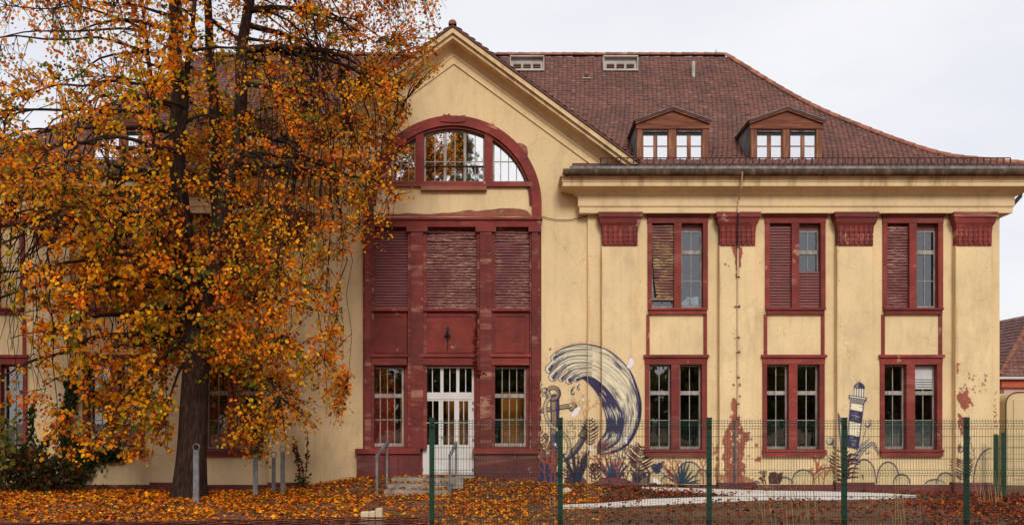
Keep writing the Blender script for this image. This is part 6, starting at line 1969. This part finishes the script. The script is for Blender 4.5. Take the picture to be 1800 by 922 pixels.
    # right hand pods and fern
    ringp(1700, 770, 5.2, 2.0, NAVY, a=.92); ringp(1689, 789, 4.6, 2.4, NAVY, a=.92); stroke([(1694, 789), (1704, 794), (1711, 800)], 1.2, 1, NAVY, .9); stroke([(1704, 775), (1710, 788), (1714, 806)], 1.4, 1.2, NAVY, .9); stroke([(1710, 792), (1716, 786)], 1.6, .5, NAVY, .9, smooth=False)
    fern([(1694, 846), (1692, 825), (1691, 806)], 8, 26, w=3.0); stroke([(1687, 846), (1689, 828)], 2, 1, NAVY, .9, smooth=False)
def bare_patches():
    patch([(1289, 432), (1305, 432), (1304, 448), (1300, 462), (1298, 478), (1294, 478), (1292, 455)], BARE, 3, 3, dark=.4)
    patch([(1293, 480), (1300, 480), (1298, 490), (1294, 489)], BARE, 2, 4)
    for (x, y, r) in ((1293, 539, 2), (1299, 537, 2.5), (1291, 593, 1.2), (1300, 619, 2), (1294, 619, 1.4), (1297, 662, 2), (1300, 676, 3), (1290, 675, 2.4), (1275, 464, 2), (1281, 467, 1.5), (1300, 695, 2)): patch([(x - r, y - r), (x + r, y - r * .7), (x + r * .8, y + r), (x - r * .7, y + r)], BARE, 1.5, int(x * 7 + y))
    patch([(1287, 702), (1294, 700), (1298, 716), (1302, 736), (1304, 752), (1315, 758), (1313, 775), (1306, 790), (1308, 815), (1310, 852), (1277, 852), (1272, 830), (1271, 765), (1278, 752), (1284, 740)], BARE, 5, 7, holes=.22, dark=.5)
    patch([(1258, 770), (1263, 790), (1266, 830), (1300, 834), (1322, 840), (1322, 852), (1256, 852)], BARE, 5, 9, .85, holes=.35, dark=.5)
    for (x, y, r) in ((1330, 783, 3.5), (1334, 806, 5), (1329, 810, 3), (1316, 760, 3), (1318, 772, 2.5), (1319, 800, 2)): patch([(x - r, y - r), (x + r, y - r * .7), (x + r * .8, y + r), (x - r * .7, y + r)], BARE, 2.5, int(x * 7 + y))
    # right pilaster
    patch([(1683, 634), (1687, 636), (1686, 655), (1681, 658)], BARE, 2.5, 41)
    patch([(1684, 684), (1688, 690), (1697, 680), (1702, 690), (1712, 700), (1708, 712), (1702, 708), (1697, 724), (1690, 716), (1685, 706)], BARE, 4, 43, dark=.4)
    patch([(1684, 728), (1692, 730), (1703, 728), (1704, 742), (1697, 756), (1692, 772), (1687, 760)], BARE, 4, 45, holes=.25, dark=.4)
    patch([(1682, 782), (1689, 779), (1690, 786), (1684, 795)], BARE, 3, 46)
    for k in range(34):
        x, y, r = prn.uniform(1686, 1735), prn.uniform(655, 690), prn.uniform(.6, 2.0)
        patch([(x - r, y - r), (x + r, y - r * .7), (x + r * .8, y + r), (x - r * .7, y + r)], BARE, 1.5, int(x * 7 + y))
    for k in range(26):
        x, y, r = 1750 + prn.gauss(0, 1.5), prn.uniform(685, 770), prn.uniform(.5, 1.5); patch([(x - r, y - r), (x + r, y - r), (x + r, y + r), (x - r, y + r)], BARE, 1.2, int(x * 7 + y))
    # orange-brown streaks down the left edges of the pilasters and the gable corner
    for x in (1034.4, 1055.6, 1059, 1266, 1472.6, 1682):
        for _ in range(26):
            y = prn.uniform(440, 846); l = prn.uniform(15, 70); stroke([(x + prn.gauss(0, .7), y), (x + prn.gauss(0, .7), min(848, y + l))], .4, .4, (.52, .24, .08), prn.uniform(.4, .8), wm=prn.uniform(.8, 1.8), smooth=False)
bare_patches()
mural_left()
mural_right()

def emit(x0, x1, Y, name, label):
    """hang the painted strip on the wall plane Y between photo columns x0..x1"""
    small = canvas.reshape(CY1 - CY0, SS, CX1 - CX0, SS, 4)
    al = small[..., 3].mean((1, 3)); rgb = (small[..., :3] * small[..., 3:4]).sum((1, 3)) / np.maximum(small[..., 3:4].sum((1, 3)), 1e-6)
    cols = np.unique(np.concatenate([[x0], np.arange(math.ceil(x0 - .5) + .5, x1, 1.0), [x1]])); rows = np.arange(CY0, CY1) + .5
    ci = np.clip(np.floor(cols - CX0).astype(int), 0, CX1 - CX0 - 1); n, m = len(cols), len(rows)
    a = al[:, ci].copy(); c = rgb[:, ci]
    # nothing inside the window openings
    for k in range(3):
        for (wa, wb, ya, yb) in ((1133, 1244, 622, 802), (1136, 1245, 376, 553)):
            mk = (cols > wa + MOD * k) & (cols < wb + MOD * k); rk = (rows > ya) & (rows < yb); a[np.ix_(rk, mk)] = 0
    a[rows > 850] = 0
    yy = Y - .004
    V = np.empty((m, n, 3), np.float32); V[..., 0] = PX(cols, yy)[None]; V[..., 1] = yy; V[..., 2] = PZ(rows, yy)[:, None]
    keep = np.maximum.reduce([a[:-1, :-1], a[1:, :-1], a[:-1, 1:], a[1:, 1:]]) > .01
    J, I_ = np.nonzero(keep); k = J * n + I_
    if len(k) == 0: return
    F = np.stack([k + n, k + n + 1, k + 1, k], 1)
    used = np.unique(F); remap = np.full(m * n, -1, np.int64); remap[used] = np.arange(len(used))
    C = np.concatenate([c.reshape(-1, 3), a.reshape(-1, 1)], 1)[used]
    o = mesh_np(name, V.reshape(-1, 3)[used], remap[F], 'painted_plaster', C, HOUSE); o['label'] = label; o['kind'] = 'stuff'
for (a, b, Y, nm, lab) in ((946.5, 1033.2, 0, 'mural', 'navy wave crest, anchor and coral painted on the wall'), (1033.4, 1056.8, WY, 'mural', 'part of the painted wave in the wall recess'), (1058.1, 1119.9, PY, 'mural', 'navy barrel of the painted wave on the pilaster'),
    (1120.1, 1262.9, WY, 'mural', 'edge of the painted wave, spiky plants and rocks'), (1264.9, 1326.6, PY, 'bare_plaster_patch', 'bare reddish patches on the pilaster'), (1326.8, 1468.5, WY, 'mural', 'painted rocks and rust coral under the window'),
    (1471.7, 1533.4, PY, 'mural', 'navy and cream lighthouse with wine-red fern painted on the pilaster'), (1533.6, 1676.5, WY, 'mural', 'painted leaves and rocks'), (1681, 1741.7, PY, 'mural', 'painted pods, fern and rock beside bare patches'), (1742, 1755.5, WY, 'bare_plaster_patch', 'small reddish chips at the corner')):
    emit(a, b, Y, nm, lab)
